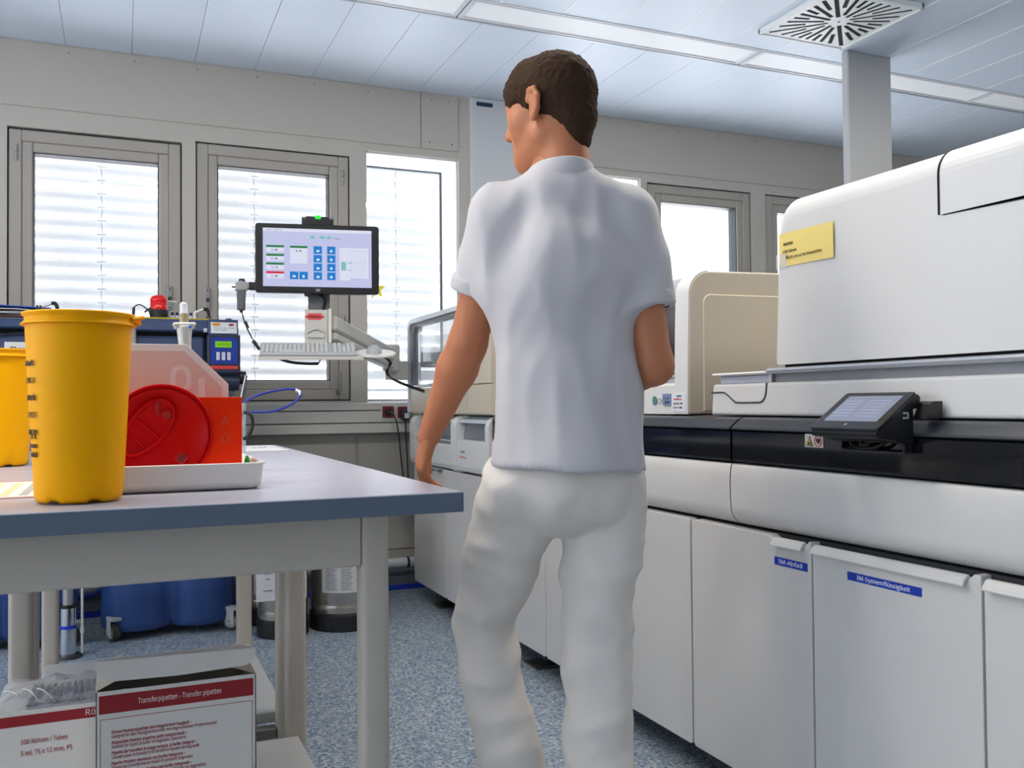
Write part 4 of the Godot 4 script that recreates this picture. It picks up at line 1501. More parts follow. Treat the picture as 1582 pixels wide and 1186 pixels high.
func centrifuges() -> void:
	var navy := mat("navy_plastic", rgb(58, 74, 108), 0.42)
	var navy2 := mat("navy_dark", rgb(34, 42, 64), 0.4)
	var t := thing("centrifuge", "navy blue floor-standing centrifuge with green display and red beacon on top", "centrifuge", Vector3(0.21, 0, -4.75), "navy blue centrifuges behind the bench")
	var x0 := -0.09
	var x1 := 0.515
	centrifuge_body(t, x0, x1, 1.482)
	part("yellow_line", bx(Vector3(0.0, 1.4865, -4.556), Vector3(0.40, 1.4915, -4.545)), mat("line_yellow", rgb(206, 182, 36), 0.5), t)
	# control column at the right end: upper label block, display block, rounded foot
	var st := mb()
	ext_x(st, PackedVector2Array([Vector2(-5.0, 1.415), Vector2(-4.495, 1.415), Vector2(-4.515, 1.475), Vector2(-4.53, 1.488), Vector2(-5.0, 1.488)]), 0.374, 0.512, 0.008)
	part("label_block", st, navy, t)
	st = mb()
	ext_x(st, PackedVector2Array([Vector2(-5.0, 1.215), Vector2(-4.50, 1.215), Vector2(-4.478, 1.235), Vector2(-4.478, 1.405), Vector2(-4.488, 1.413), Vector2(-5.0, 1.413)]), 0.368, 0.518, 0.008)
	var panel := part("control_block", st, navy2, t)
	var blue := mat("panel_blue", rgb(24, 54, 150), 0.35)
	st = mb()
	ext(st, PackedVector2Array([Vector2(0.384, 1.276), Vector2(0.506, 1.276), Vector2(0.506, 1.396), Vector2(0.445, 1.400), Vector2(0.384, 1.398)]), -4.479, -4.4755)
	part("blue_panel", st, blue, panel)
	var lcd := mat("lcd_screen", rgb(90, 130, 20), 0.3)
	lcd.emission_enabled = true
	lcd.emission = rgb(120, 196, 20)
	lcd.emission_energy_multiplier = 0.3
	part("display_screen", bx(Vector3(0.404, 1.352, -4.476), Vector3(0.478, 1.381, -4.4738)), lcd, panel)
	letters("display_digits", "18:00 RZB", 0.010, 0.058, face_z(Vector3(0.441, 1.366, -4.4735)), mat("lcd_dark", rgb(60, 100, 16), 0.5), panel)
	for k in 3:
		part("button", bx(Vector3(0.409 + 0.0245 * k, 1.292, -4.476), Vector3(0.425 + 0.0245 * k, 1.330, -4.472), 0.002), mat("button_white", rgb(196, 200, 206), 0.4), panel)
	part("red_strip", bx(Vector3(0.376, 1.250, -4.479), Vector3(0.508, 1.266, -4.4762), 0.001), mat("strip_red", rgb(196, 52, 48), 0.5), panel)
	letters("strip_lettering", "- - - - - -", 0.006, 0.11, face_z(Vector3(0.442, 1.258, -4.4758)), mat("strip_pale", rgb(232, 130, 120), 0.5), panel)
	st = mb()
	ext(st, rrect(0.118, 0.056, 0.002, 1, 0, 0), 0.0, 0.0012, Transform3D(Basis(Vector3(1, 0, 0), -0.32), Vector3(0.446, 1.4465, -4.5035)))
	var lab := part("white_label", st, mat("label_white", rgb(226, 228, 234), 0.5), t)
	st = mb()
	ext(st, ring_pts(0.020, 18, -0.034, 0.016, 0.0085), 0.0012, 0.0018, Transform3D(Basis(Vector3(1, 0, 0), -0.32), Vector3(0.446, 1.4465, -4.5035)))
	part("orange_oval", st, mat("oval_orange", rgb(226, 150, 40), 0.5), lab)
	st = mb()
	ext(st, ring_pts(0.013, 18, 0.034, 0.016, 0.0065), 0.0012, 0.0018, Transform3D(Basis(Vector3(1, 0, 0), -0.32), Vector3(0.446, 1.4465, -4.5035)))
	part("red_oval", st, mat("oval_red", rgb(176, 56, 62), 0.5), lab)
	for k in 3:
		letters("label_text", ["Rotor 4 x 250", "max. 4000", "Inv. 2207"][k], 0.007, [0.09, 0.06, 0.05][k], Transform3D(Basis(Vector3(1, 0, 0), -0.32), Vector3(0.446 - [0.0, 0.015, 0.02][k], 1.4465 - 0.001 - 0.010 * k, -4.5020 + 0.0032 * k)), am("ink"), lab)
	st = mb()
	cyl(st, Vector3(0.37, 1.190, -4.53), Vector3(0.515, 1.190, -4.53), 0.040, 0.040, 20)
	box(st, Vector3(0.37, 1.19, -4.9), Vector3(0.512, 1.22, -4.55), 0.01)
	part("column_foot", st, navy2, t)
	st = mb()
	cyl(st, Vector3(0.515, 1.212, -4.53), Vector3(0.548, 1.212, -4.53), 0.034, 0.030, 20)
	part("knob", st, mat("knob_black", rgb(28, 28, 30), 0.4), t)
	st = mb()
	cyl(st, Vector3(0.47, 1.00, -4.58), Vector3(0.476, 1.17, -4.56), 0.018, 0.016, 12)
	box(st, Vector3(0.44, 1.13, -4.60), Vector3(0.50, 1.165, -4.54), 0.006)
	part("tilt_strut", st, mat("strut_grey", rgb(120, 124, 130), 0.4), t)
	st = mb()
	box(st, Vector3(0.355, 1.425, -4.512), Vector3(0.372, 1.442, -4.506), 0.001)
	part("small_label", st, mat("label_white", rgb(226, 228, 234), 0.5), t)
	st = mb()
	box(st, Vector3(0.045, 1.462, -4.515), Vector3(0.082, 1.480, -4.508), 0.001)
	part("orange_sticker", st, mat("sticker_orange", rgb(232, 110, 50), 0.5), t)
	# grip at the left of the lid front
	st = mb()
	box(st, Vector3(0.035, 1.33, -4.53), Vector3(0.062, 1.475, -4.505), 0.006)
	part("lid_handle", st, mat("handle_pale", rgb(150, 152, 146), 0.4), t)
	st = mb()
	for xx in [0.08, -0.04]:
		cyl(st, Vector3(xx, 1.485, -4.70), Vector3(xx, 1.497, -4.70), 0.016, 0.012, 12)
	cyl(st, Vector3(0.478, 1.486, -4.60), Vector3(0.478, 1.50, -4.60), 0.026, 0.012, 16)
	part("lid_button", st, mat("button_blue", rgb(70, 86, 130), 0.4), t)
	beacon()
	top_bits()
	left_centrifuge()
	# stand between the two: chrome lift column with a plain white rod
	var s := thing("instrument_stand", "chrome telescopic column with blue tape between the two navy machines", "stand", Vector3(-0.212, 0, -4.40))
	var chrome := mat("chrome", rgb(214, 216, 220), 0.08, 1.0)
	st = mb()
	cyl(st, Vector3(-0.212, 0.012, -4.40), Vector3(-0.212, 0.218, -4.40), 0.034, 0.034, 24)
	part("outer_tube", st, chrome, s)
	st = mb()
	cyl(st, Vector3(-0.212, 0.218, -4.40), Vector3(-0.212, 0.62, -4.40), 0.022, 0.022, 20)
	part("inner_tube", st, mat("brushed_tube", rgb(190, 190, 186), 0.3, 0.6), s)
	st = mb()
	cyl(st, Vector3(-0.212, 0.214, -4.40), Vector3(-0.212, 0.226, -4.40), 0.0355, 0.0355, 24)
	cyl(st, Vector3(-0.212, 0.36, -4.40), Vector3(-0.212, 0.372, -4.40), 0.030, 0.030, 20)
	cyl(st, Vector3(-0.19, 0.352, -4.375), Vector3(-0.145, 0.345, -4.365), 0.014, 0.010, 10)
	part("clamp", st, mat("clamp_black", rgb(20, 20, 22), 0.5), s)
	st = mb()
	cyl(st, Vector3(-0.212, 0.125, -4.40), Vector3(-0.212, 0.140, -4.40), 0.0348, 0.0348, 24)
	part("blue_tape", st, mat("tape_blue", rgb(30, 56, 200), 0.5), s)
	st = mb()
	cyl(st, Vector3(-0.212, 0.0, -4.40), Vector3(-0.212, 0.014, -4.40), 0.06, 0.05, 28)
	part("base_plate", st, mat("base_dark", rgb(46, 48, 52), 0.5), s)
	st = mb()
	cyl(st, Vector3(-0.1565, 0.014, -4.40), Vector3(-0.1565, 0.62, -4.40), 0.0055, 0.0055, 10)
	cyl(st, Vector3(-0.1565, 0.10, -4.40), Vector3(-0.1565, 0.125, -4.40), 0.0085, 0.0085, 10)
	part("white_rod", st, mat("rod_white", rgb(232, 230, 224), 0.4), s)
	st = mb()
	tube(st, curve([Vector3(-0.30, 0.36, -5.10), Vector3(-0.12, 0.325, -5.08), Vector3(0.05, 0.34, -5.10)], 8), 0.013, 8)
	tube(st, curve([Vector3(-0.32, 0.13, -5.08), Vector3(-0.14, 0.135, -5.05), Vector3(-0.05, 0.20, -5.06), Vector3(0.06, 0.29, -5.10)], 8), 0.013, 8)
	tube(st, curve([Vector3(0.06, 0.29, -5.10), Vector3(0.09, 0.32, -5.11), Vector3(0.05, 0.34, -5.10)], 6), 0.013, 8)
	var h := part("supply_hose", st, mat("hose_blue", rgb(24, 48, 150), 0.4))
	tag(h, "blue supply hose looping along the wall between the two navy machines", "hose")

func beacon() -> void:
	var t := thing("warning_beacon", "red warning beacon with black base standing on the navy centrifuge", "beacon light", Vector3(0.163, 1.486, -4.64))
	var c := Vector3(0.163, 1.486, -4.64)
	var st := mb()
	lathe(st, [Vector2(0, 0), Vector2(0.040, 0), Vector2(0.041, 0.004), Vector2(0.039, 0.022), Vector2(0.042, 0.024), Vector2(0.042, 0.030), Vector2(0.043, 0.046), Vector2(0.041, 0.050), Vector2(0, 0.050)], 28, Transform3D(Basis(), c), false)
	part("base", st, mat("beacon_black", rgb(30, 29, 30), 0.5), t)
	st = mb()
	lathe(st, [Vector2(0.0395, 0.050), Vector2(0.0395, 0.082), Vector2(0.0385, 0.083), Vector2(0.0385, 0.086), Vector2(0.0395, 0.087), Vector2(0.039, 0.100), Vector2(0.034, 0.110), Vector2(0.024, 0.117), Vector2(0.010, 0.121), Vector2(0, 0.1215)], 28, Transform3D(Basis(), c), true)
	var red := mat("beacon_red_light", rgb(226, 18, 24), 0.18)
	red.backlight = Color(0.5, 0.05, 0.05)
	part("red_lens", st, red, t)
	st = mb()
	tube(st, curve([Vector3(0.13, 1.49, -4.62), Vector3(0.118, 1.525, -4.60), Vector3(0.085, 1.552, -4.60), Vector3(0.064, 1.55, -4.60), Vector3(0.052, 1.538, -4.60)], 7), 0.003, 7)
	tube(st, curve([Vector3(0.128, 1.540, -4.595), Vector3(0.112, 1.530, -4.595), Vector3(0.100, 1.518, -4.595)], 5), 0.004, 7)
	cyl(st, Vector3(0.051, 1.487, -4.60), Vector3(0.0525, 1.540, -4.60), 0.008, 0.0065, 10)
	part("lead", st, mat("cable_black", rgb(24, 24, 26), 0.5), t)

func elbow_tube(label: String, p: Vector3) -> void:
	var t := thing("elbow_connector", label, "tube connector", p, "black elbows with pale tubes on the navy machines")
	var st := mb()
	tube(st, curve([p + Vector3(0.0, 0.018, 0), p + Vector3(-0.001, 0.040, 0), p + Vector3(-0.009, 0.055, 0), p + Vector3(-0.024, 0.056, 0)], 6), 0.0085, 10)
	part("elbow", st, mat("clamp_black", rgb(20, 20, 22), 0.5), t)
	st = mb()
	cyl(st, p, p + Vector3(0, 0.020, 0), 0.0155, 0.014, 14)
	part("union_nut", st, mat("nut_grey", rgb(74, 76, 78), 0.5), t)
	st = mb()
	cyl(st, p + Vector3(-0.024, 0.056, 0), p + Vector3(-0.064, 0.036, 0.0), 0.0065, 0.0075, 10)
	cyl(st, p + Vector3(-0.062, 0.002, 0), p + Vector3(-0.064, 0.038, 0.0), 0.008, 0.0065, 10)
	part("pale_tube", st, mat("tube_pale", rgb(228, 228, 226), 0.35), t)

func top_bits() -> void:
	elbow_tube("black elbow with white tube on the centrifuge with the display", Vector3(0.388, 1.489, -4.63))
	# a low rack of sample tubes with blue and black caps
	var t := thing("tube_rack", "low clear rack with dark blue capped tubes beside the red beacon", "tube rack", Vector3(0.26, 1.486, -4.66))
	var st := mb()
	box(st, Vector3(0.215, 1.486, -4.69), Vector3(0.325, 1.500, -4.63), 0.002)
	part("rack_body", st, mat("rack_clear", rgb(206, 212, 220), 0.3), t)
	for k in 5:
		st = mb()
		cyl(st, Vector3(0.225 + 0.021 * k, 1.500, -4.66), Vector3(0.225 + 0.021 * k, 1.517, -4.66), 0.0065, 0.0065, 10)
		part("tube", st, mat("tube_glass", rgb(214, 220, 228), 0.15), t)
		st = mb()
		cyl(st, Vector3(0.225 + 0.021 * k, 1.514, -4.66), Vector3(0.225 + 0.021 * k, 1.528, -4.66), 0.0078, 0.0072, 10)
		part("tube_cap", st, mat("cap_navy" if k != 2 else "cap_blue", rgb(26, 34, 84) if k != 2 else rgb(40, 90, 220), 0.4), t)
	st = mb()
	tube(st, PackedVector3Array([Vector3(0.20, 1.580, -4.66), Vector3(0.244, 1.579, -4.655)]), 0.004, 8)
	var pen := part("stirring_rod", st, mat("rod_white", rgb(232, 230, 224), 0.4))
	tag(pen, "thin white rod sticking out beside the red beacon lens", "rod")
	pen.position.y = 0.0

func left_centrifuge() -> void:
	var t := thing("centrifuge", "navy blue floor-standing centrifuge cut by the left edge, papers on top", "centrifuge", Vector3(-0.5, 0, -4.75), "navy blue centrifuges behind the bench")
	centrifuge_body(t, -0.80, -0.185, 1.470)
	var st := mb()
	box(st, Vector3(-0.185 - 0.13, 1.19, -5.0), Vector3(-0.19, 1.47, -4.55), 0.012)
	part("right_end", st, mat("navy_plastic", rgb(58, 74, 108), 0.42), t)
	st = mb()
	tube(st, curve([Vector3(-0.62, 1.375, -4.525), Vector3(-0.45, 1.400, -4.520), Vector3(-0.30, 1.412, -4.525), Vector3(-0.22, 1.414, -4.53)], 6), 0.005, 6)
	part("black_lead", st, mat("cable_black", rgb(24, 24, 26), 0.5), t)
	var pl := part("name_plate", bx(Vector3(-0.470, 1.285, -4.536), Vector3(-0.30, 1.366, -4.530), 0.001), mat("plate_white", rgb(222, 222, 218), 0.4), t)
	letters("lettering", "Thermo", 0.022, 0.100, face_z(Vector3(-0.398, 1.333, -4.529)), mat("plate_ink", rgb(92, 22, 40), 0.5), pl, true)
	# papers in a tray on the lid
	var f := thing("document_tray", "shallow tray of white papers with a blue sheet, on the left navy machine", "paper tray", Vector3(-0.45, 1.474, -4.70))
	part("tray", bx(Vector3(-0.72, 1.474, -4.86), Vector3(-0.215, 1.488, -4.545), 0.003), mat("tray_maroon", rgb(70, 44, 48), 0.5), f)
	for k in 5:
		st = mb()
		var y := 1.489 + 0.0045 * k
		var n := 10
		for i in n:
			var u0 := -0.715 + 0.05 * i * 0.95
			var u1 := u0 + 0.0475
			var h := func(u: float) -> float: return y + 0.010 * (1.0 - (u + 0.72) / 0.5) + 0.003 * sin(u * 23.0 + k * 1.3)
			var a := Vector3(u0, h.call(u0), -4.56 + 0.006 * k * (1 if k % 2 == 0 else -1))
			var b := Vector3(u1, h.call(u1), a.z)
			quad(st, a, b, Vector3(u1, b.y + 0.002, -4.84), Vector3(u0, a.y + 0.002, -4.84))
			quad(st, a - Vector3(0, 0.003, 0), b - Vector3(0, 0.003, 0), b, a)
		part("paper", st, mat("paper_white", rgb(226, 226, 230), 0.6), f)
	st = mb()
	var c0 := Vector3(-0.70, 1.5375, -4.60)
	box(st, Vector3(0, 0, -0.2), Vector3(0.41, 0.004, 0.02), 0.001, Transform3D(Basis(Vector3(0, 0, 1), -0.04), c0))
	part("blue_sheet", st, mat("sheet_blue", rgb(30, 92, 190), 0.5), f)
	st = mb()
	for xx in [-0.345, -0.332]:
		box(st, Vector3(xx - 0.004, 1.515, -4.57), Vector3(xx + 0.004, 1.533, -4.555), 0.001)
	part("binder_clip", st, mat("clamp_black", rgb(20, 20, 22), 0.5), f)
	st = mb()
	ext(st, PackedVector2Array([Vector2(-0.252, 1.488), Vector2(-0.222, 1.488), Vector2(-0.224, 1.512), Vector2(-0.238, 1.514)]), -4.60, -4.55, Transform3D.IDENTITY, 0.003)
	part("clear_tab", st, mat("tab_clear", rgb(186, 190, 196), 0.2), f)
	elbow_tube("black elbow with pale tube on the left navy machine behind the papers", Vector3(-0.268, 1.494, -4.62))

func kegs() -> void:
	var steel := mat("keg_steel", rgb(184, 178, 168), 0.24, 0.85)
	var rub := mat("keg_rubber", rgb(22, 22, 24), 0.6)
	var words := ["steel canister in shade behind the bench leg, leftmost of the three", "steel canister with a loose white sheet, middle of the three", "steel canister with a large printed label, right of the three"]
	var spots := [Vector3(0.665, 0, -4.72), Vector3(0.702, 0, -4.42), Vector3(1.008, 0, -4.475)]
	var radii := [0.105, 0.115, 0.163]
	for k in 3:
		var c: Vector3 = spots[k]
		var r: float = radii[k]
		var t := thing("steel_canister", words[k], "canister", c, "steel canisters on the floor behind the bench")
		var xf := Transform3D(Basis(), c)
		var st := mb()
		lathe(st, [Vector2(0, 0), Vector2(r * 1.02, 0), Vector2(r * 1.04, 0.006), Vector2(r * 1.04, 0.075), Vector2(r * 1.0, 0.085)], 32, xf, false)
		for a in [0.5, 1.3, 2.4]:
			cyl(st, c + Vector3(r * 1.02 * sin(a - 1.0), 0.04, r * 1.02 * cos(a - 1.0)), c + Vector3(r * 1.06 * sin(a - 1.0), 0.04, r * 1.06 * cos(a - 1.0)), 0.009, 0.007, 10)
		part("rubber_foot", st, rub, t)
		st = mb()
		lathe(st, [Vector2(r * 0.985, 0.082), Vector2(r, 0.10), Vector2(r, 0.118), Vector2(r * 0.992, 0.122), Vector2(r * 0.992, 0.128), Vector2(r, 0.132), Vector2(r, 0.52), Vector2(r * 0.93, 0.57), Vector2(r * 0.7, 0.61), Vector2(0, 0.625)], 36, xf)
		part("body", st, steel, t)
		st = mb()
		lathe(st, [Vector2(r * 0.90, 0.545), Vector2(r * 1.03, 0.555), Vector2(r * 1.03, 0.625), Vector2(r * 0.95, 0.635), Vector2(r * 0.86, 0.60)], 32, xf, false)
		part("rubber_collar", st, rub, t)
		if k == 2:
			st = mb()
			var arc := []
			for i in 13:
				var a := deg_to_rad(-52 + 7.6 * i)
				arc.append(Vector3(sin(a), 0, cos(a)))
			for i in 12:
				quad(st, c + arc[i] * (r + 0.001) + Vector3(0, 0.185, 0), c + arc[i + 1] * (r + 0.001) + Vector3(0, 0.185, 0), c + arc[i + 1] * (r + 0.001) + Vector3(0, 0.40, 0), c + arc[i] * (r + 0.001) + Vector3(0, 0.40, 0))
			var lab := part("printed_label", st, mat("label_grey", rgb(206, 206, 206), 0.5), t)
			st = mb()
			for row in 16:
				for col in 3:
					var a0 := deg_to_rad(-44 + 26.0 * col)
					var a1 := deg_to_rad(-44 + 26.0 * col + 20.0 - 5.0 * fmod(row * 0.618 + col * 0.37, 1.0))
					var y := 0.20 + 0.0095 * row
					for i in 4:
						var u := lerpf(a0, a1, i / 4.0)
						var v := lerpf(a0, a1, (i + 1) / 4.0)
						quad(st, c + Vector3(sin(u), 0, cos(u)) * (r + 0.0016) + Vector3(0, y, 0), c + Vector3(sin(v), 0, cos(v)) * (r + 0.0016) + Vector3(0, y, 0), c + Vector3(sin(v), 0, cos(v)) * (r + 0.0016) + Vector3(0, y + 0.0045, 0), c + Vector3(sin(u), 0, cos(u)) * (r + 0.0016) + Vector3(0, y + 0.0045, 0))
			part("print_lines", st, mat("print_grey", rgb(140, 142, 146), 0.6), lab)
	# the sheet hanging between the first two, half hidden by the bench leg
	var sh := thing("info_sheet", "white printed sheet hanging on the middle steel canister, half hidden by a bench leg", "sheet", Vector3(0.70, 0.19, -4.29))
	var st := mb()
	box(st, Vector3(0.563, 0.185, -4.294), Vector3(0.79, 0.47, -4.291), 0.0005)
	part("paper", st, mat("paper_white", rgb(226, 226, 230), 0.6), sh)
	for k in 9:
		letters("print_line", ["Wasser  Prüfung", "Datum 03 12", "Filter  A4", "", "", "Leitwert", "OK", "", "Kontrolle"][k] if k not in [3, 4, 7] else "- - -", 0.008, [0.055, 0.04, 0.05, 0.03, 0.05, 0.036, 0.02, 0.03, 0.04][k], face_z(Vector3(0.615, 0.44 - 0.026 * k, -4.2905)), am("ink"), sh)

# ---------------------------------------------------------------- bench

func leg(t: Node3D, x: float, z: float, y0: float, y1: float, w := 0.056) -> void:
	var st := mb()
	ext_y(st, rrect(w, w, 0.014, 4, x, z), y0, y1, 0.0, true)
	part("leg", st, mat("bench_paint", rgb(190, 181, 169), 0.42), t)
	st = mb()
	cyl(st, Vector3(x, 0, z), Vector3(x, y0 + 0.002, z), 0.022, 0.02, 14)
	part("levelling_foot", st, mat("clamp_black", rgb(20, 20, 22), 0.5), t)

func bench(label: String, x0: float, x1: float, z0: float, z1: float, legs: Array) -> Node3D:
	var t := thing("lab_bench", label, "bench", Vector3((x0 + x1) / 2, 0, (z0 + z1) / 2), "lab benches standing end to end")
	var paint := mat("bench_paint", rgb(190, 181, 169), 0.42)
	var st := mb()
	box(st, Vector3(x0 + 0.002, 0.872, z0 + 0.002), Vector3(x1 - 0.002, 0.910, z1 - 0.002), 0.0025)
	var top := part("tabletop", st, mat("bench_top", rgb(176, 176, 190), 0.30, 0.0, 0.6), t)
	st = mb()
	box(st, Vector3(x0, 0.871, z1 - 0.003), Vector3(x1, 0.9085, z1 + 0.0), 0.001)
	box(st, Vector3(x1 - 0.003, 0.871, z0), Vector3(x1, 0.9085, z1), 0.001)
	box(st, Vector3(x0, 0.871, z0), Vector3(x1, 0.9085, z0 + 0.003), 0.001)
	part("edge_band", st, mat("bench_edge", rgb(92, 106, 122), 0.45), top)
	# rails between the legs
	st = mb()
	var xl: float = legs[0].x
	var xr: float = legs[1].x
	box(st, Vector3(xl, 0.765, legs[0].y - 0.012), Vector3(xr - 0.028, 0.871, legs[0].y + 0.024), 0.003)
	box(st, Vector3(xl, 0.765, legs[2].y - 0.024), Vector3(xr - 0.028, 0.871, legs[2].y + 0.012), 0.003)
	box(st, Vector3(xr - 0.020, 0.765, legs[2].y + 0.028), Vector3(xr + 0.012, 0.871, legs[0].y - 0.028), 0.003)
	box(st, Vector3(xl - 0.012, 0.765, legs[2].y + 0.028), Vector3(xl + 0.020, 0.871, legs[0].y - 0.028), 0.003)
	part("apron", st, paint, t)
	for l in legs:
		leg(t, l.x, l.y, 0.02, 0.871)
	return t

func benches() -> void:
	var board := mat("shelf_board", rgb(196, 197, 196), 0.35, 0.0, 0.6)
	var near := bench("grey-topped lab bench in front, nearest the camera, with a shelf of boxes below", -0.45, 0.607, -2.738, -1.66, [Vector2(-0.235, -1.778), Vector2(0.457, -1.778), Vector2(-0.235, -2.650), Vector2(0.455, -2.650)])
	var st := mb()
	box(st, Vector3(-0.262, 0.118, -2.620), Vector3(0.458, 0.150, -1.81), 0.003)
	part("lower_shelf", st, board, near)
	var far := bench("second grey-topped lab bench behind the first, towards the navy machines", -0.45, 0.607, -3.97, -2.742, [Vector2(-0.235, -2.822), Vector2(0.455, -2.822), Vector2(-0.238, -3.745), Vector2(0.444, -3.745)])
	st = mb()
	box(st, Vector3(-0.250, 0.118, -3.712), Vector3(0.462, 0.150, -2.852), 0.003)
	part("lower_shelf", st, board, far)
	st = mb()
	box(st, Vector3(-0.20, 0.08, -2.70), Vector3(0.428, 0.125, -2.685), 0.003)
	box(st, Vector3(0.30, 0.0, -2.842), Vector3(0.425, 0.1175, -2.80), 0.003)
	part("cross_rail", st, mat("rail_dark", rgb(112, 112, 108), 0.5), near)

# ---------------------------------------------------------------- things on the bench

func shell_loops(levels: Array, n := 6) -> Array:
	# levels of [width, depth, corner radius, height, cx, cz]; a ring of points for each
	var out := []
	for l in levels:
		var ring := []
		for p in rrect(l[0], l[1], l[2], n):
			ring.append(Vector3(l[4] + p.x, l[3], l[5] - p.y))
		out.append(ring)
	return out

func waste_bucket(label: String, c: Vector3, with_tab: bool) -> Node3D:
	var yl := mat("bucket_yellow", rgb(252, 176, 0), 0.42, 0.0, 0.25)
	yl.backlight = Color(0.30, 0.20, 0.0)
	var t := thing("sharps_bucket", label, "waste bucket", c, "yellow sharps buckets on the benches")
	var xf := Transform3D(Basis(), c)
	var st := mb()
	# body: foot edge scalloped, smooth cone, open top with wall thickness
	var n := 64
	var prof := [Vector2(0.064, 0.006), Vector2(0.069, 0.002), Vector2(0.072, 0.008), Vector2(0.0735, 0.018), Vector2(0.0745, 0.04), Vector2(0.0885, 0.318), Vector2(0.0885, 0.332), Vector2(0.0865, 0.332), Vector2(0.0862, 0.318), Vector2(0.072, 0.04), Vector2(0.070, 0.012), Vector2(0, 0.010)]
	var rings := []
	for k in prof.size():
		var ring := []
		for i in n:
			var a := TAU * i / n
			var p: Vector2 = prof[k]
			var sc := 1.0
			var y := p.y
			if k <= 2:
				var wv := maxf(0.0, cos(a * 6 + 0.6))
				y += 0.004 * smoothstep(0.6, 0.75, wv)
				sc = 1.0 - 0.03 * smoothstep(0.6, 0.75, wv)
			ring.append(c + Vector3(p.x * sc * cos(a), y, -p.x * sc * sin(a)))
		rings.append(ring)
	loft(st, rings, true, false)
	part("body", st, yl, t)
	st = mb()
	lathe(st, [Vector2(0.0885, 0.318), Vector2(0.0925, 0.315), Vector2(0.0955, 0.3135), Vector2(0.0955, 0.3155), Vector2(0.0925, 0.3185), Vector2(0.0892, 0.3215), Vector2(0.0892, 0.328), Vector2(0.0935, 0.3315), Vector2(0.0942, 0.334), Vector2(0.0925, 0.336), Vector2(0.0875, 0.335), Vector2(0.0868, 0.331)], 56, xf)
	part("rim", st, yl, t)
	if with_tab:
		st = mb()
		tube(st, curve([c + Vector3(0.087, 0.326, 0.03), c + Vector3(0.098, 0.329, 0.02), c + Vector3(0.106, 0.3325, 0.004), c + Vector3(0.098, 0.330, -0.012), c + Vector3(0.089, 0.327, -0.02)], 6), 0.004, 8)
		box(st, Vector3(0.082, 0.318, -0.010), Vector3(0.104, 0.3225, 0.022), 0.002, xf)
		part("pull_tab", st, yl, t)
		# black print on the left flank
		var ink := mat("bucket_ink", rgb(66, 50, 20), 0.5)
		var words := ["Multi", "DIN 2.0", "NUR FÜR", "SPITZE", "UN 3291"]
		var turn := -1.12
		for k in 5:
			var y := 0.245 - 0.030 * k
			var r := lerpf(0.0745, 0.0885, (y - 0.04) / 0.278) + 0.0008
			var f := Transform3D(Basis(Vector3.UP, turn), c + Vector3(r * sin(turn), y, r * cos(turn)))
			letters("print", words[k], 0.010, 0.034, f, ink, t, k % 2 == 0)
		for k in 3:
			var y := 0.118 - 0.016 * k
			var r := lerpf(0.0745, 0.0885, (y - 0.04) / 0.278) + 0.0008
			var f := Transform3D(Basis(Vector3.UP, turn), c + Vector3(r * sin(turn), y, r * cos(turn)))
			letters("print", ["3 L", "max", "Abfall"][k], 0.009, 0.026, f, ink, t, true)
	return t

func bench_top_things() -> void:
	waste_bucket("tall yellow sharps bucket in front on the bench, with black print and pull tab", Vector3(-0.0695, 0.911, -1.822), true)
	waste_bucket("yellow bucket at the left edge behind the tall one", Vector3(-0.322, 0.911, -3.02), false)
	white_tray()
	lid_and_box()
	octagon_sign()
	syringe()
	jar()
	papers()

func white_tray() -> void:
	var t := thing("instrument_tray", "shallow white plastic tray holding the red lid and orange box", "tray", Vector3(0.085, 0.911, -2.09))
	var st := mb()
	var cx := 0.085
	var cz := -2.095
	var w := 0.376
	var d := 0.385
	loft(st, shell_loops([[w - 0.05, d - 0.05, 0.02, 0.9125, cx, cz], [w - 0.034, d - 0.034, 0.025, 0.9112, cx, cz], [w - 0.018, d - 0.018, 0.03, 0.916, cx, cz], [w - 0.014, d - 0.014, 0.032, 0.926, cx, cz], [w - 0.008, d - 0.008, 0.034, 0.958, cx, cz], [w, d, 0.036, 0.9605, cx, cz], [w + 0.001, d + 0.001, 0.037, 0.963, cx, cz], [w - 0.004, d - 0.004, 0.035, 0.9645, cx, cz], [w - 0.013, d - 0.013, 0.032, 0.9605, cx, cz], [w - 0.019, d - 0.019, 0.03, 0.922, cx, cz], [w - 0.034, d - 0.034, 0.024, 0.9158, cx, cz], [w - 0.06, d - 0.06, 0.015, 0.9156, cx, cz]]))
	part("tray_shell", st, mat("tray_white", rgb(226, 224, 220), 0.3), t)
	var g := thing("green_stopper", "small green stopper standing in the white tray's right end", "stopper", Vector3(0.2485, 0.9165, -2.03))
	st = mb()
	lathe(st, [Vector2(0, 0), Vector2(0.0062, 0), Vector2(0.0062, 0.043), Vector2(0.0048, 0.049), Vector2(0.0022, 0.055), Vector2(0, 0.056)], 14, Transform3D(Basis(), Vector3(0.2485, 0.9165, -2.03)))
	part("cone", st, mat("cap_green", rgb(30, 150, 50), 0.35), g)
	st = mb()
	for k in 6:
		var a := TAU * k / 6
		cyl(st, Vector3(0.2485 + 0.0060 * cos(a), 0.918, -2.03 + 0.0060 * sin(a)), Vector3(0.2485 + 0.0060 * cos(a), 0.955, -2.03 + 0.0060 * sin(a)), 0.0012, 0.0010, 6)
	part("ribs", st, mat("cap_green_light", rgb(90, 190, 90), 0.35), g)

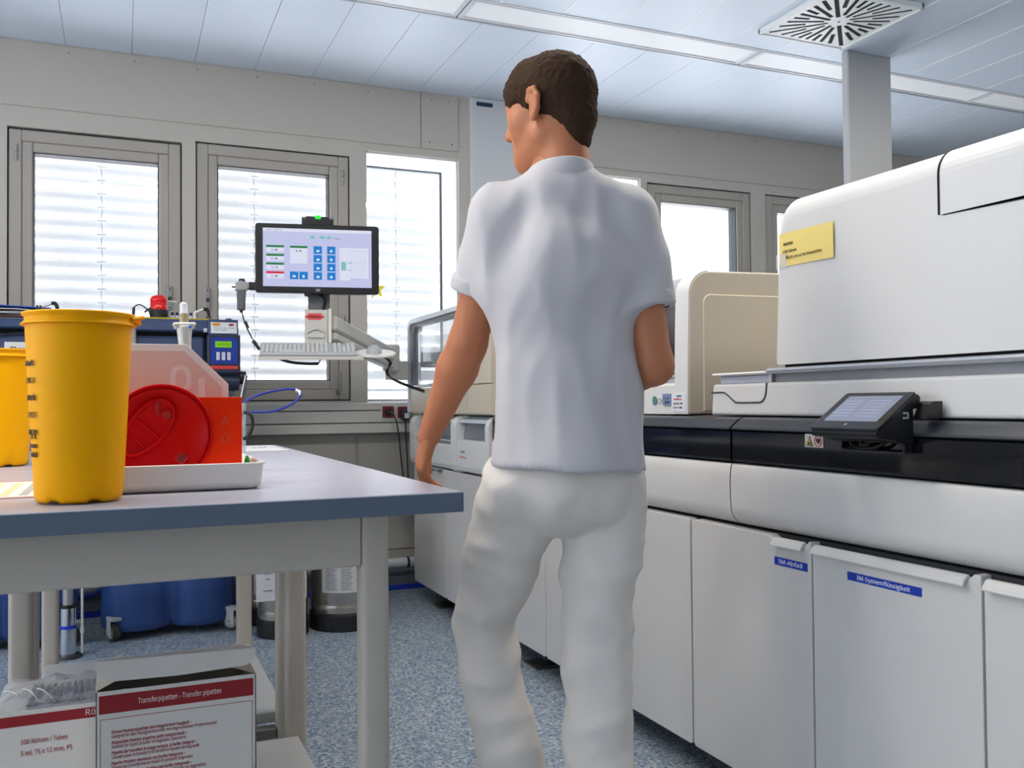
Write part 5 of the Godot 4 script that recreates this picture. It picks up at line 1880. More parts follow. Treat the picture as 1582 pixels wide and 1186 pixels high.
func lid_and_box() -> void:
	# the round lid stands on edge in the tray, leaning back against the box
	var red := mat("lid_red", rgb(192, 2, 6), 0.36, 0.0, 0.25)
	var tilt := deg_to_rad(-5.0)
	var f := Transform3D(Basis(Vector3.RIGHT, tilt), Vector3(0.0755, 1.0235, -2.000))
	var t := thing("bucket_lid", "round red bucket lid standing on edge against the orange box", "lid", Vector3(0.0745, 0.917, -2.0))
	var turned := Transform3D(f.basis * Basis(Vector3.RIGHT, PI / 2), f.origin)   # lathe axis towards the viewer
	var st := mb()
	lathe(st, [Vector2(0, -0.010), Vector2(0.094, -0.010), Vector2(0.1005, -0.010), Vector2(0.1020, -0.007), Vector2(0.1020, 0.003), Vector2(0.1005, 0.007), Vector2(0.0985, 0.0075), Vector2(0.0965, 0.005), Vector2(0.0950, 0.001), Vector2(0.0935, 0.000), Vector2(0.0925, 0.003), Vector2(0.0905, 0.0035), Vector2(0.0890, 0.000), Vector2(0, 0.000)], 72, turned)
	part("disc", st, red, t)
	# raised oval rim of the opening flap with its ribs
	var pts := PackedVector3Array()
	var rot := deg_to_rad(52)
	for k in 40:
		var a := TAU * k / 40
		var q := Vector2(0.066 * cos(a), (0.034 + 0.006 * cos(a)) * sin(a)).rotated(rot) + Vector2(-0.026, 0.012)
		pts.append(f * Vector3(q.x, q.y, 0.001))
	st = mb()
	tube(st, pts, 0.0036, 8, true)
	var fl := part("flap_rim", st, red, t)
	st = mb()
	for k in [[Vector2(-0.064, 0.002), Vector2(-0.022, -0.036)], [Vector2(-0.046, 0.030), Vector2(0.000, -0.012)], [Vector2(-0.030, 0.050), Vector2(-0.058, 0.026)]]:
		tube(st, PackedVector3Array([f * Vector3(k[0].x, k[0].y, 0.0005), f * Vector3(k[1].x, k[1].y, 0.0005)]), 0.0022, 6)
	part("flap_ribs", st, red, fl)
	st = mb()
	var star := PackedVector2Array()
	for k in 20:
		var a := TAU * k / 20
		star.append(Vector2(0.010, 0.038) + Vector2(cos(a), sin(a)) * (0.0105 if k % 2 == 0 else 0.0080))
	ext(st, star, 0.0, 0.003, f)
	ext(st, PackedVector2Array([Vector2(-0.012, 0.040), Vector2(-0.004, 0.044), Vector2(-0.006, 0.068), Vector2(-0.012, 0.062)]), 0.0, 0.004, f)
	part("star_knob", st, mat("lid_red_deep", rgb(168, 8, 12), 0.4), fl)
	st = mb()
	ext(st, PackedVector2Array([Vector2(0.024, -0.052), Vector2(0.038, -0.066), Vector2(0.052, -0.052), Vector2(0.038, -0.038)]), 0.0, 0.0012, f)
	var mk := part("raised_mark", st, mat("lid_red_deep", rgb(168, 8, 12), 0.4), t)
	letters("embossed_lines", "III", 0.014, 0.013, f * Transform3D(Basis(Vector3(0, 0, 1), -0.75), Vector3(0.038, -0.052, 0.0014)), mat("mark_dark", rgb(70, 8, 10), 0.5), mk, true)
	letters("embossed_lines", "STOP", 0.004, 0.012, f * Transform3D(Basis(Vector3(0, 0, 1), 0.62), Vector3(-0.049, 0.034, 0.001)), mat("mark_dark", rgb(70, 8, 10), 0.5), fl)
	# the box behind
	var b := thing("storage_box", "bright orange upright box standing in the white tray behind the red lid", "box", Vector3(0.11, 0.917, -2.07))
	var om := mat("box_orange", rgb(244, 50, 2), 0.5, 0.0, 0.25)
	st = mb()
	for w in [[Vector3(-0.03, 0.9165, -2.0255), Vector3(0.237, 1.0975, -2.0225)], [Vector3(-0.03, 0.9165, -2.115), Vector3(0.237, 1.094, -2.112)], [Vector3(-0.03, 0.9165, -2.112), Vector3(-0.027, 1.0955, -2.0255)], [Vector3(0.234, 0.9165, -2.112), Vector3(0.237, 1.0955, -2.0255)], [Vector3(-0.03, 0.9165, -2.112), Vector3(0.237, 0.9195, -2.0255)]]:
		box(st, w[0], w[1], 0.0008)
	part("box_walls", st, om, b)
	letters("faint_letter", "A", 0.020, 0.016, face_z(Vector3(0.203, 1.047, -2.0219)), mat("faint_orange", rgb(222, 66, 24), 0.5), b, true)
	letters("faint_letter", "O", 0.020, 0.016, face_z(Vector3(0.203, 1.010, -2.0219)), mat("faint_orange", rgb(222, 66, 24), 0.5), b, true)

func octagon_sign() -> void:
	var t := thing("octagonal_sign", "faded pinkish octagonal plate with pale border leaning behind the orange box", "sign", Vector3(0.0665, 0.911, -2.30))
	var c := Vector2(0.0705, 1.0655)
	# stands behind the tray; a regular octagon, flat side up
	var oct := func(r: float) -> PackedVector2Array:
		var p := PackedVector2Array()
		for k in 8:
			var a := PI / 8 + PI / 4 * k
			p.append(Vector2(cos(a), sin(a)) * r / cos(PI / 8))
		return p
	var xf := Transform3D(Basis(Vector3.RIGHT, -0.02), Vector3(c.x, c.y, -2.120))
	var st := mb()
	ext(st, oct.call(0.149), -0.0025, 0.0, xf, 0.0008)
	part("plate", st, mat("sign_border", rgb(234, 225, 216), 0.4), t)
	st = mb()
	ext(st, oct.call(0.1345), 0.0, 0.0005, xf)
	part("field", st, mat("sign_field", rgb(224, 192, 174), 0.45), t)
	var pale := mat("sign_letters", rgb(232, 218, 208), 0.45)
	letters("lettering", "O", 0.062, 0.044, xf * face_z(Vector3(0.049, 0.072, 0.0008)), pale, t, true)
	letters("lettering", "l", 0.050, 0.015, xf * face_z(Vector3(0.091, 0.046, 0.0008)), pale, t, true)

func syringe() -> void:
	var t := thing("dosing_syringe", "large pale plastic syringe standing upright with its flange, behind the octagonal plate", "syringe", Vector3(0.142, 0.911, -2.20))
	var w := mat("syringe_plastic", rgb(222, 218, 206), 0.35)
	var cl := mat("syringe_clear", rgb(206, 206, 200), 0.25)
	var c := Vector3(0.142, 0.911, -2.20)
	var xf := Transform3D(Basis(Vector3(0, 0, 1), 0.03), c)
	var st := mb()
	lathe(st, [Vector2(0, 0), Vector2(0.016, 0), Vector2(0.0135, 0.24), Vector2(0.0135, 0.31), Vector2(0.017, 0.345), Vector2(0.017, 0.352), Vector2(0, 0.352)], 24, xf)
	part("barrel", st, cl, t)
	st = mb()
	for k in 14:
		lathe(st, [Vector2(0.0136, 0.262 + 0.005 * k), Vector2(0.0143, 0.264 + 0.005 * k), Vector2(0.0136, 0.266 + 0.005 * k)], 20, xf)
	part("graduation_rings", st, cl, t)
	st = mb()
	box(st, Vector3(-0.025, 0.350, -0.014), Vector3(0.025, 0.358, 0.014), 0.003, xf)
	box(st, Vector3(-0.022, 0.344, -0.012), Vector3(0.022, 0.350, 0.012), 0.002, xf)
	var fl := part("flange", st, w, t)
	st = mb()
	box(st, Vector3(0.008, 0.345, 0.0125), Vector3(0.015, 0.350, 0.0155), 0.001, xf)
	part("blue_mark", st, mat("cap_blue", rgb(40, 90, 220), 0.4), fl)
	st = mb()
	lathe(st, [Vector2(0.0095, 0.356), Vector2(0.0095, 0.376), Vector2(0.0105, 0.377), Vector2(0.0105, 0.379), Vector2(0, 0.379)], 20, xf)
	part("plunger", st, mat("plunger_cream", rgb(196, 182, 150), 0.4), t)
	st = mb()
	lathe(st, [Vector2(0.0098, 0.379), Vector2(0.0098, 0.382), Vector2(0.0085, 0.383), Vector2(0.0085, 0.398), Vector2(0.006, 0.404), Vector2(0, 0.405)], 20, xf)
	part("plunger_cap", st, mat("cap_frost", rgb(214, 216, 218), 0.3), t)

func jar() -> void:
	var c := Vector3(0.262, 0.911, -2.42)
	var t := thing("glass_jar", "clear glass jar with a metal rim standing right of the orange box", "jar", c)
	var gl := mat("jar_glass", Color(0.88, 0.91, 0.92, 0.28), 0.05)
	gl.transparency = BaseMaterial3D.TRANSPARENCY_ALPHA
	var xf := Transform3D(Basis(), c)
	var st := mb()
	lathe(st, [Vector2(0, 0.0), Vector2(0.029, 0), Vector2(0.031, 0.004), Vector2(0.031, 0.165), Vector2(0.0295, 0.170), Vector2(0.0285, 0.165), Vector2(0.0285, 0.006), Vector2(0, 0.005)], 32, xf)
	part("glass", st, gl, t)
	st = mb()
	for k in 5:
		lathe(st, [Vector2(0.0316, 0.150 + 0.005 * k), Vector2(0.0325, 0.152 + 0.005 * k), Vector2(0.0316, 0.154 + 0.005 * k)], 28, xf)
	part("rim_thread", st, mat("thread_metal", rgb(196, 198, 200), 0.25, 0.6), t)
	st = mb()
	tube(st, curve([Vector3(0.288, 1.062, -2.40), Vector3(0.302, 1.055, -2.39), Vector3(0.306, 1.030, -2.39), Vector3(0.298, 1.006, -2.39), Vector3(0.286, 0.994, -2.40)], 6), 0.0045, 8)
	part("handle_ring", st, mat("cable_black", rgb(24, 24, 26), 0.5), t)
	var s := thing("tweezers", "thin steel tweezers sticking up out of the glass jar", "tweezers", Vector3(0.25, 0.92, -2.42))
	st = mb()
	tube(st, PackedVector3Array([Vector3(0.246, 0.93, -2.42), Vector3(0.293, 1.156, -2.42)]), 0.0022, 6)
	part("arm", st, mat("chrome", rgb(214, 216, 220), 0.08, 1.0), s)
	st = mb()
	tube(st, PackedVector3Array([Vector3(0.254, 0.93, -2.41), Vector3(0.296, 1.156, -2.418)]), 0.0022, 6)
	part("arm", st, mat("dark_steel", rgb(90, 92, 96), 0.25, 0.9), s)
	var h := thing("tubing_loop", "loop of thin blue tubing sticking out of the glass jar over the bench", "tubing", Vector3(0.30, 1.06, -2.48))
	st = mb()
	tube(st, curve([Vector3(0.268, 1.00, -2.43), Vector3(0.282, 1.075, -2.44), Vector3(0.315, 1.098, -2.50), Vector3(0.365, 1.114, -2.52), Vector3(0.415, 1.123, -2.52), Vector3(0.440, 1.119, -2.52), Vector3(0.449, 1.110, -2.51), Vector3(0.436, 1.092, -2.50), Vector3(0.40, 1.072, -2.48), Vector3(0.36, 1.062, -2.47), Vector3(0.305, 1.061, -2.45), Vector3(0.275, 1.05, -2.43), Vector3(0.262, 1.00, -2.42)], 8), 0.0035, 8)
	part("tubing", st, mat("tubing_blue", rgb(24, 46, 150), 0.35), h)
	st = mb()
	tube(st, curve([Vector3(0.437, 1.1203, -2.52), Vector3(0.447, 1.114, -2.514), Vector3(0.447, 1.105, -2.508)], 4), 0.0042, 8)
	part("white_joint", st, mat("rod_white", rgb(232, 230, 224), 0.4), h)

func papers() -> void:
	var t := thing("table_sheet", "printed sheet with yellow and grey columns and red border, at the bench's left", "sheet", Vector3(-0.24, 0.9105, -2.12))
	part("paper", bx(Vector3(-0.36, 0.9105, -2.345), Vector3(-0.125, 0.9118, -1.93)), mat("paper_cream", rgb(232, 226, 214), 0.6), t)
	var st := mb()
	for k in [[-0.36, -2.345, -0.125, -2.338], [-0.36, -1.937, -0.125, -1.930], [-0.132, -2.345, -0.125, -1.93]]:
		box(st, Vector3(k[0], 0.9117, k[1]), Vector3(k[2], 0.9122, k[3]))
	part("red_border", st, mat("border_red", rgb(206, 66, 40), 0.6), t)
	for k in 6:
		st = mb()
		box(st, Vector3(-0.35 + 0.034 * k, 0.9117, -2.30), Vector3(-0.335 + 0.034 * k, 0.9121, -1.97))
		part("column", st, mat("column_yellow" if k % 3 != 2 else "column_grey", rgb(230, 212, 160) if k % 3 != 2 else rgb(180, 176, 170), 0.6), t)
	var p := thing("white_sheet", "white sheet with a red edge lying at the far end of the bench", "sheet", Vector3(0.50, 0.9105, -3.6))
	part("paper", bx(Vector3(0.40, 0.9105, -3.93), Vector3(0.575, 0.9118, -3.42)), mat("paper_bright", rgb(236, 236, 240), 0.6), p)
	part("red_edge", bx(Vector3(0.40, 0.9117, -3.43), Vector3(0.575, 0.9122, -3.42)), mat("border_dull", rgb(150, 60, 70), 0.6), p)
	letters("print", "Lot", 0.03, 0.05, Transform3D(Basis(Vector3(1, 0, 0), Vector3(0, 0, -1), Vector3(0, 1, 0)), Vector3(0.50, 0.9122, -3.72)), am("ink"), p)

# ---------------------------------------------------------------- boxes on the lower shelf

func shelf_things() -> void:
	var card := mat("carton", rgb(226, 221, 214), 0.6)
	var inner := mat("carton_inner", rgb(196, 186, 172), 0.7)
	var red := mat("carton_red", rgb(150, 20, 30), 0.55)
	var rink := mat("carton_red_print", rgb(168, 48, 58), 0.6)
	var white := mat("carton_white_print", rgb(240, 226, 224), 0.6)
	# open carton of transfer pipettes
	var x0 := -0.047
	var x1 := 0.262
	var z1 := -2.0
	var z0 := -2.26
	var y0 := 0.151
	var y1 := 0.513
	var t := thing("pipette_carton", "open white carton of transfer pipettes with red title bar, on the bench shelf", "carton", Vector3((x0 + x1) / 2, y0, (z0 + z1) / 2))
	var st := mb()
	for w in [[Vector3(x0, y0, z1 - 0.003), Vector3(x1, y1, z1)], [Vector3(x0, y0, z0), Vector3(x1, y1, z0 + 0.003)], [Vector3(x0, y0, z0), Vector3(x0 + 0.003, y1, z1)], [Vector3(x1 - 0.003, y0, z0), Vector3(x1, y1, z1)], [Vector3(x0, y0, z0), Vector3(x1, y0 + 0.003, z1)]]:
		box(st, w[0], w[1], 0.0006)
	part("carton_walls", st, card, t)
	st = mb()
	box(st, Vector3(x0 + 0.006, y1 - 0.044, z1), Vector3(x1 - 0.006, y1 - 0.008, z1 + 0.0006))
	var bar := part("title_bar", st, red, t)
	letters("title", "Transferpipetten - Transfer pipettes", 0.0105, 0.160, face_z(Vector3(x0 + 0.158, y1 - 0.026, z1 + 0.0009)), white, bar)
	st = mb()
	box(st, Vector3(x0 + 0.008, y1 - 0.0555, z1), Vector3(x1 - 0.008, y1 - 0.0545, z1 + 0.0005))
	for xx in [x0 + 0.008, x1 - 0.009]:
		box(st, Vector3(xx, y0 + 0.01, z1), Vector3(xx + 0.001, y1 - 0.0545, z1 + 0.0005))
	part("frame_line", st, rink, t)
	var lines := ["Einmal-Pasteurpipetten mit integriertem Saugball –", "Geeignet für den Flüssigkeitstransfer von diagnostischem Probenmaterial", "Disposable Pasteur pipettes with integral bulb –", "Suitable for liquid transfer of diagnostic specimens", "Pipette de transfert à usage unique, à bulbe intégral –", "Convient pour le transfert d'échantillons liquides de diagnostic", "Pipetta Pasteur monouso con bulbo integrato –", "Idonea per il trasferimento liquidi di campioni diagnostici", "Pipetas Pasteur desechables con bulbo integrado –", "Adecuada para transferencia de muestras líquidas de diagnóstico", "Pipeta de Pasteur descartável com bulbo integral –", "Adequada para a transferência de amostras de diagnóstico líquidas", "Disposable pasteurpipetten met geïntegreerde pipetpeer –", "Geschikt voor de overdracht van vloeibare diagnostische monsters", "Engångs pasteurpipetter med integrerad sugbulb –", "Lämplig för vätskeöverföring av diagnostiska prover"]
	var wide := [0.150, 0.200, 0.141, 0.140, 0.160, 0.166, 0.138, 0.153, 0.151, 0.178, 0.146, 0.184, 0.172, 0.185, 0.16, 0.17]
	for k in lines.size():
		var y := y1 - 0.082 - 0.0205 * (k / 2) - 0.0085 * (k % 2)
		letters("print_line", lines[k], 0.0066, wide[k], face_z(Vector3(x0 + 0.029 + wide[k] / 2, y, z1 + 0.0004)), rink, t, k % 2 == 0)
	# lid: rises towards the front, tuck flap with rounded corners hanging down
	var hinge := Vector3(0, y1, z0)
	var lidf := Vector3(0, y1 + 0.060, z1 + 0.004)
	st = mb()
	var a := Vector3(x0, hinge.y, hinge.z)
	var b := Vector3(x1, hinge.y, hinge.z)
	var c := Vector3(x1 - 0.002, lidf.y - 0.004, lidf.z)
	var d := Vector3(x0 - 0.003, lidf.y + 0.003, lidf.z)
	quad(st, d, c, b, a)
	quad(st, a - Vector3(0, 0.0025, 0), b - Vector3(0, 0.0025, 0), c - Vector3(0, 0.0025, 0), d - Vector3(0, 0.0025, 0))
	var lid := part("lid", st, card, t)
	st = mb()
	var fw := x1 - x0
	var flap := PackedVector2Array([Vector2(-fw / 2 - 0.002, 0.0025), Vector2(-fw / 2 + 0.001, -0.012)])
	for q in arc2(Vector2(-fw / 2 + 0.030, -0.010), 0.029, 190, 262, 6):
		flap.append(q)
	flap.append(Vector2(0.0, -0.042))
	for q in arc2(Vector2(fw / 2 - 0.028, -0.012), 0.026, 278, 352, 6):
		flap.append(q)
	flap.append(Vector2(fw / 2 - 0.001, -0.004))
	ext(st, flap, -0.0015, 0.0, Transform3D(Basis(Vector3.RIGHT, -0.15), Vector3((x0 + x1) / 2, lidf.y, lidf.z + 0.001)))
	part("tuck_flap", st, card, lid)
	st = mb()
	quad(st, Vector3(x0 + 0.002, y1, z1 - 0.01), Vector3(x0 + 0.05, y1 + 0.02, z1 - 0.02), Vector3(x0 + 0.05, y1 + 0.02, z0 + 0.05), Vector3(x0 + 0.002, y1, z0 + 0.03))
	quad(st, Vector3(x1 - 0.055, y1 + 0.016, z1 - 0.02), Vector3(x1 - 0.002, y1, z1 - 0.006), Vector3(x1 - 0.002, y1, z0 + 0.03), Vector3(x1 - 0.055, y1 + 0.016, z0 + 0.05))
	part("dust_flap", st, inner, t)
	# pipettes inside: bulbs of clear plastic
	var pm := mat("pipette_clear", rgb(206, 210, 216), 0.2)
	var first: Node3D = null
	for k in 1:
		var at := Vector3(x0 + 0.052 + 0.028 * k, y1 - 0.012 - (0.0 if k == 0 else 0.016), -2.015 - 0.012 * (k % 3))
		if first == null:
			first = thing("transfer_pipette", "clear pipette bulb peeping out at the open carton's left end", "pipette", at)
			st = mb()
			lathe(st, [Vector2(0, 0.013), Vector2(0.006, 0.011), Vector2(0.0085, 0.004), Vector2(0.0085, -0.014), Vector2(0.005, -0.022), Vector2(0.004, -0.05), Vector2(0, -0.05)], 16, Transform3D(Basis(Vector3.RIGHT, 0.9), at))
			part("bulb", st, pm, first)
			st = mb()
			cyl(st, at + Vector3(0, -0.03, -0.038), at + Vector3(0, -0.09, -0.115), 0.0035, 0.002, 8)
			part("stem", st, pm, first)
	# shrink-wrapped carton of tubes, partly behind the first one
	var u := thing("tube_carton", "white carton of test tubes with red band in clear wrap, at the left edge", "carton", Vector3(-0.16, 0.151, -2.41))
	var bx0 := -0.256
	var bx1 := 0.10
	var zf := -2.285
	var zb := -2.53
	part("carton_body", bx(Vector3(bx0, y0, zb), Vector3(bx1, 0.411, zf), 0.002), card, u)
	st = mb()
	box(st, Vector3(bx0, 0.379, zf), Vector3(bx1 - 0.001, 0.402, zf + 0.0006))
	var band := part("red_band", st, red, u)
	letters("band_title", "Röhren", 0.0135, 0.060, face_z(Vector3(-0.044, 0.3915, zf + 0.001)), white, band)
	letters("print_line", "500 Röhren / Tubes", 0.0105, 0.092, face_z(Vector3(-0.157, 0.3435, zf + 0.001)), rink, u)
	letters("print_line", "5 ml, 75 x 12 mm, PS", 0.0105, 0.102, face_z(Vector3(-0.152, 0.319, zf + 0.001)), rink, u)
	var film := mat("wrap_film", Color(0.92, 0.93, 0.95, 0.30), 0.10)
	film.transparency = BaseMaterial3D.TRANSPARENCY_ALPHA
	st = mb()
	var r := FastNoiseLite.new()
	r.seed = 5
	r.frequency = 22.0
	var hgt := func(i: int, j: int) -> Vector3:
		var x := lerpf(bx0 - 0.002, bx1 + 0.001, i / 16.0)
		var z := lerpf(zb - 0.002, zf + 0.003, j / 8.0)
		var edge := minf(minf(i, 16 - i), minf(j, 8 - j))
		return Vector3(x, 0.4125 + (0.016 + 0.014 * r.get_noise_2d(x, z * 0.6)) * clampf(edge, 0, 1), z)
	for i in 16:
		for j in 8:
			quad(st, hgt.call(i, j + 1), hgt.call(i + 1, j + 1), hgt.call(i + 1, j), hgt.call(i, j))
	part("shrink_wrap", st, film, u)
	var fold := mat("film_fold", rgb(214, 216, 220), 0.15)
	for k in 3:
		st = mb()
		tube(st, curve([Vector3(-0.25 + 0.03 * k, 0.424, -2.42), Vector3(-0.22 + 0.028 * k, 0.431 + 0.003 * (k % 2), -2.36), Vector3(-0.20 + 0.03 * k, 0.422, -2.31)], 5), 0.0018, 6)
		part("wrap_fold", st, fold, u)
	# the tubes lie in rows under the wrap
	for i in 16:
		st = mb()
		cyl(st, Vector3(-0.19 + 0.014 * i, 0.4165, zf - 0.008), Vector3(-0.186 + 0.014 * i, 0.4165, zf - 0.16), 0.0055, 0.0055, 8)
		part("tube", st, mat("tube_grey", rgb(120, 124, 132), 0.3), u)

# ---------------------------------------------------------------- things on walls

func socket(label: String, c: Vector3, plug_box: bool) -> void:
	var t := thing("wall_socket", label, "socket", c, "red-framed wall sockets on the cable duct")
	var st := mb()
	ext(st, rrect(0.066, 0.066, 0.006, 3), 0.0, 0.010, face_z(c), 0.002)
	part("red_frame", st, mat("socket_red", rgb(126, 34, 44), 0.45), t)
	st = mb()
	lathe(st, [Vector2(0.021, 0.0), Vector2(0.021, 0.012), Vector2(0.018, 0.0125), Vector2(0.018, 0.010), Vector2(0, 0.010)], 24, Transform3D(Basis(Vector3.RIGHT, PI / 2), c))
	part("socket_well", st, mat("socket_dark", rgb(66, 22, 30), 0.5), t)
	st = mb()
	cyl(st, c + Vector3(0, 0, 0.010), c + Vector3(0, 0, 0.040), 0.018, 0.014, 18)
	if plug_box:
		box(st, c + Vector3(-0.018, -0.045, 0.012), c + Vector3(0.026, 0.018, 0.050), 0.006)
	else:
		cyl(st, c + Vector3(0, 0, 0.036), c + Vector3(0.016, -0.014, 0.052), 0.010, 0.006, 12)
	var p := part("plug", st, mat("plug_dark", rgb(30, 32, 40), 0.45), t)
	if plug_box:
		st = mb()
		box(st, c + Vector3(-0.006, -0.034, 0.050), c + Vector3(0.022, -0.004, 0.052), 0.001)
		part("plug_label", st, mat("label_white", rgb(226, 228, 234), 0.5), p)
	st = mb()
	var path := []
	if plug_box:
		path = [c + Vector3(0.004, -0.045, 0.03), c + Vector3(0.006, -0.12, 0.034), c + Vector3(0.012, -0.25, 0.035), c + Vector3(0.018, -0.40, 0.035), c + Vector3(0.02, -0.55, 0.03)]
	else:
		path = [c + Vector3(0.016, -0.014, 0.052), c + Vector3(0.034, -0.055, 0.055), c + Vector3(0.050, -0.13, 0.045), c + Vector3(0.062, -0.24, 0.04), c + Vector3(0.08, -0.40, 0.035), c + Vector3(0.09, -0.55, 0.03)]
	tube(st, curve(path, 6), 0.0042, 7)
	part("cable", st, mat("plug_dark", rgb(30, 32, 40), 0.45), t)

func wall_things() -> void:
	var pl := thing("socket_plate", "pale cover plate under the two red sockets on the cable duct", "plate", Vector3(1.455, 1.03, -5.095))
	part("plate", bx(Vector3(1.362, 0.985, -5.095), Vector3(1.56, 1.082, -5.0915), 0.0015), mat("plate_pale", rgb(212, 210, 204), 0.4), pl)
	socket("red-framed socket with a small round black plug, left of the pair", Vector3(1.404, 1.034, -5.0915), false)
	socket("red-framed socket with a boxy plug, right of the pair", Vector3(1.494, 1.031, -5.0915), true)
	var s := part("pier_sign", bx(Vector3(1.990, 2.893, -5.165), Vector3(2.095, 2.918, -5.161), 0.001), mat("sign_navy", rgb(20, 50, 84), 0.4))
	tag(s, "small dark blue sign plate high on the boxed pier under the ceiling", "sign")
	# yellow paper star stuck on the narrow window's glass
	var st := mb()
	var star := PackedVector2Array()
	for k in 10:
		var a := PI / 2 + TAU * k / 10 + 0.12
		star.append(Vector2(cos(a), sin(a)) * (0.058 if k % 2 == 0 else 0.026))
	ext(st, star, 0.0, 0.0015, face_z(Vector3(1.372, 1.748, -5.2165)))
	var y := part("paper_star", st, mat("star_yellow", rgb(255, 228, 40), 0.5))
	y.material_override.backlight = Color(0.8, 0.7, 0.1)
	tag(y, "yellow paper star on the narrow window beside the monitor", "star")

# ---------------------------------------------------------------- the walking person

# bone: [a, b, radius a, radius b, blend, squash, flat end, cut]
func bone(a: Vector3, b: Vector3, ra: float, rb: float, k := 0.03, s := Vector3.ONE, flat := false, cut := false) -> Array:
	return [a, b, ra, rb, k, s, flat, cut]

# joins the bones with a smooth minimum on a grid and meshes the surface with surface nets
func flesh(st: SurfaceTool, bones: Array, lo: Vector3, hi: Vector3, cell: float, xf := Transform3D.IDENTITY, noise: FastNoiseLite = null, amp := 0.0, stretch := Vector3.ONE) -> void:
	var nx := int((hi.x - lo.x) / cell) + 2
	var ny := int((hi.y - lo.y) / cell) + 2
	var nz := int((hi.z - lo.z) / cell) + 2
	var f := PackedFloat32Array()
	f.resize(nx * ny * nz)
	f.fill(1.0)
	for bn in bones:
		var a: Vector3 = bn[0]
		var b: Vector3 = bn[1]
		var ra: float = bn[2]
		var rb: float = bn[3]
		var k: float = bn[4]
		var s: Vector3 = bn[5]
		var flat: bool = bn[6]
		var cut: bool = bn[7]
		var inv := Vector3.ONE / s
		var smin := minf(s.x, minf(s.y, s.z))
		var reach := maxf(ra, rb) * maxf(s.x, maxf(s.y, s.z)) + k + 3.0 * cell
		var ba := (b - a) * inv
		var bb := maxf(ba.length_squared(), 1e-9)
		var dir := (b - a).normalized()
		var l := (Vector3(minf(a.x, b.x), minf(a.y, b.y), minf(a.z, b.z)) - Vector3.ONE * reach - lo) / cell
		var h := (Vector3(maxf(a.x, b.x), maxf(a.y, b.y), maxf(a.z, b.z)) + Vector3.ONE * reach - lo) / cell
		for iz in range(maxi(0, int(l.z)), mini(nz, int(h.z) + 2)):
			for iy in range(maxi(0, int(l.y)), mini(ny, int(h.y) + 2)):
				var at := (iz * ny + iy) * nx
				for ix in range(maxi(0, int(l.x)), mini(nx, int(h.x) + 2)):
					var p := lo + Vector3(ix, iy, iz) * cell
					var q := (p - a) * inv
					var t := clampf(q.dot(ba) / bb, 0.0, 1.0)
					var d := ((q - ba * t).length() - lerpf(ra, rb, t)) * smin
					if flat:
						d = maxf(d, (p - b).dot(dir))
					var o := f[at + ix]
					if cut:
						d = -d
						var hh := clampf(0.5 - 0.5 * (o - d) / k, 0.0, 1.0)
						f[at + ix] = lerpf(o, d, hh) + k * hh * (1.0 - hh)
					else:
						var hh := clampf(0.5 + 0.5 * (o - d) / k, 0.0, 1.0)
						f[at + ix] = lerpf(o, d, hh) - k * hh * (1.0 - hh)
	if noise != null:
		for iz in nz:
			for iy in ny:
				var at := (iz * ny + iy) * nx
				for ix in nx:
					if absf(f[at + ix]) < 0.05:
						var p := (lo + Vector3(ix, iy, iz) * cell) * stretch
						f[at + ix] += amp * noise.get_noise_3dv(p)
	var idx := PackedInt32Array()
	idx.resize(nx * ny * nz)
	idx.fill(-1)
	var verts := PackedVector3Array()
	var step := [1, nx, nx * ny]
	var corner := []
	for c in 8:
		corner.append((c & 1) + ((c >> 1) & 1) * nx + ((c >> 2) & 1) * nx * ny)
	var c1 := [0, 2, 4, 6, 0, 1, 4, 5, 0, 1, 2, 3]
	var c2 := [1, 3, 5, 7, 2, 3, 6, 7, 4, 5, 6, 7]
	for iz in nz - 1:
		for iy in ny - 1:
			for ix in nx - 1:
				var at := (iz * ny + iy) * nx + ix
				var neg := 0
				for c in 8:
					if f[at + corner[c]] < 0.0:
						neg += 1
				if neg == 0 or neg == 8:
					continue
				var sum := Vector3.ZERO
				var n := 0
				for e in 12:
					var u: int = c1[e]
					var v: int = c2[e]
					var fu := f[at + corner[u]]
					var fv := f[at + corner[v]]
					if (fu < 0.0) != (fv < 0.0):
						var t := fu / (fu - fv)
						sum += Vector3(u & 1, (u >> 1) & 1, (u >> 2) & 1).lerp(Vector3(v & 1, (v >> 1) & 1, (v >> 2) & 1), t)
						n += 1
				idx[at] = verts.size()
				verts.append(xf * (lo + (Vector3(ix, iy, iz) + sum / n) * cell))
	st.set_smooth_group(5)
	for iz in range(1, nz - 1):
		for iy in range(1, ny - 1):
			for ix in range(1, nx - 1):
				var at := (iz * ny + iy) * nx + ix
				var here := f[at] < 0.0
				for ax in 3:
					var there: bool = f[at + step[ax]] < 0.0
					if here == there:
						continue
					var u: int = step[(ax + 1) % 3]
					var v: int = step[(ax + 2) % 3]
					var i0 := idx[at - u - v]
					var i1 := idx[at - v]
					var i2 := idx[at]
					var i3 := idx[at - u]
					if i0 < 0 or i1 < 0 or i2 < 0 or i3 < 0:
						continue
					if here:
						quad(st, verts[i0], verts[i1], verts[i2], verts[i3])
					else:
						quad(st, verts[i3], verts[i2], verts[i1], verts[i0])
	st.set_smooth_group(-1)

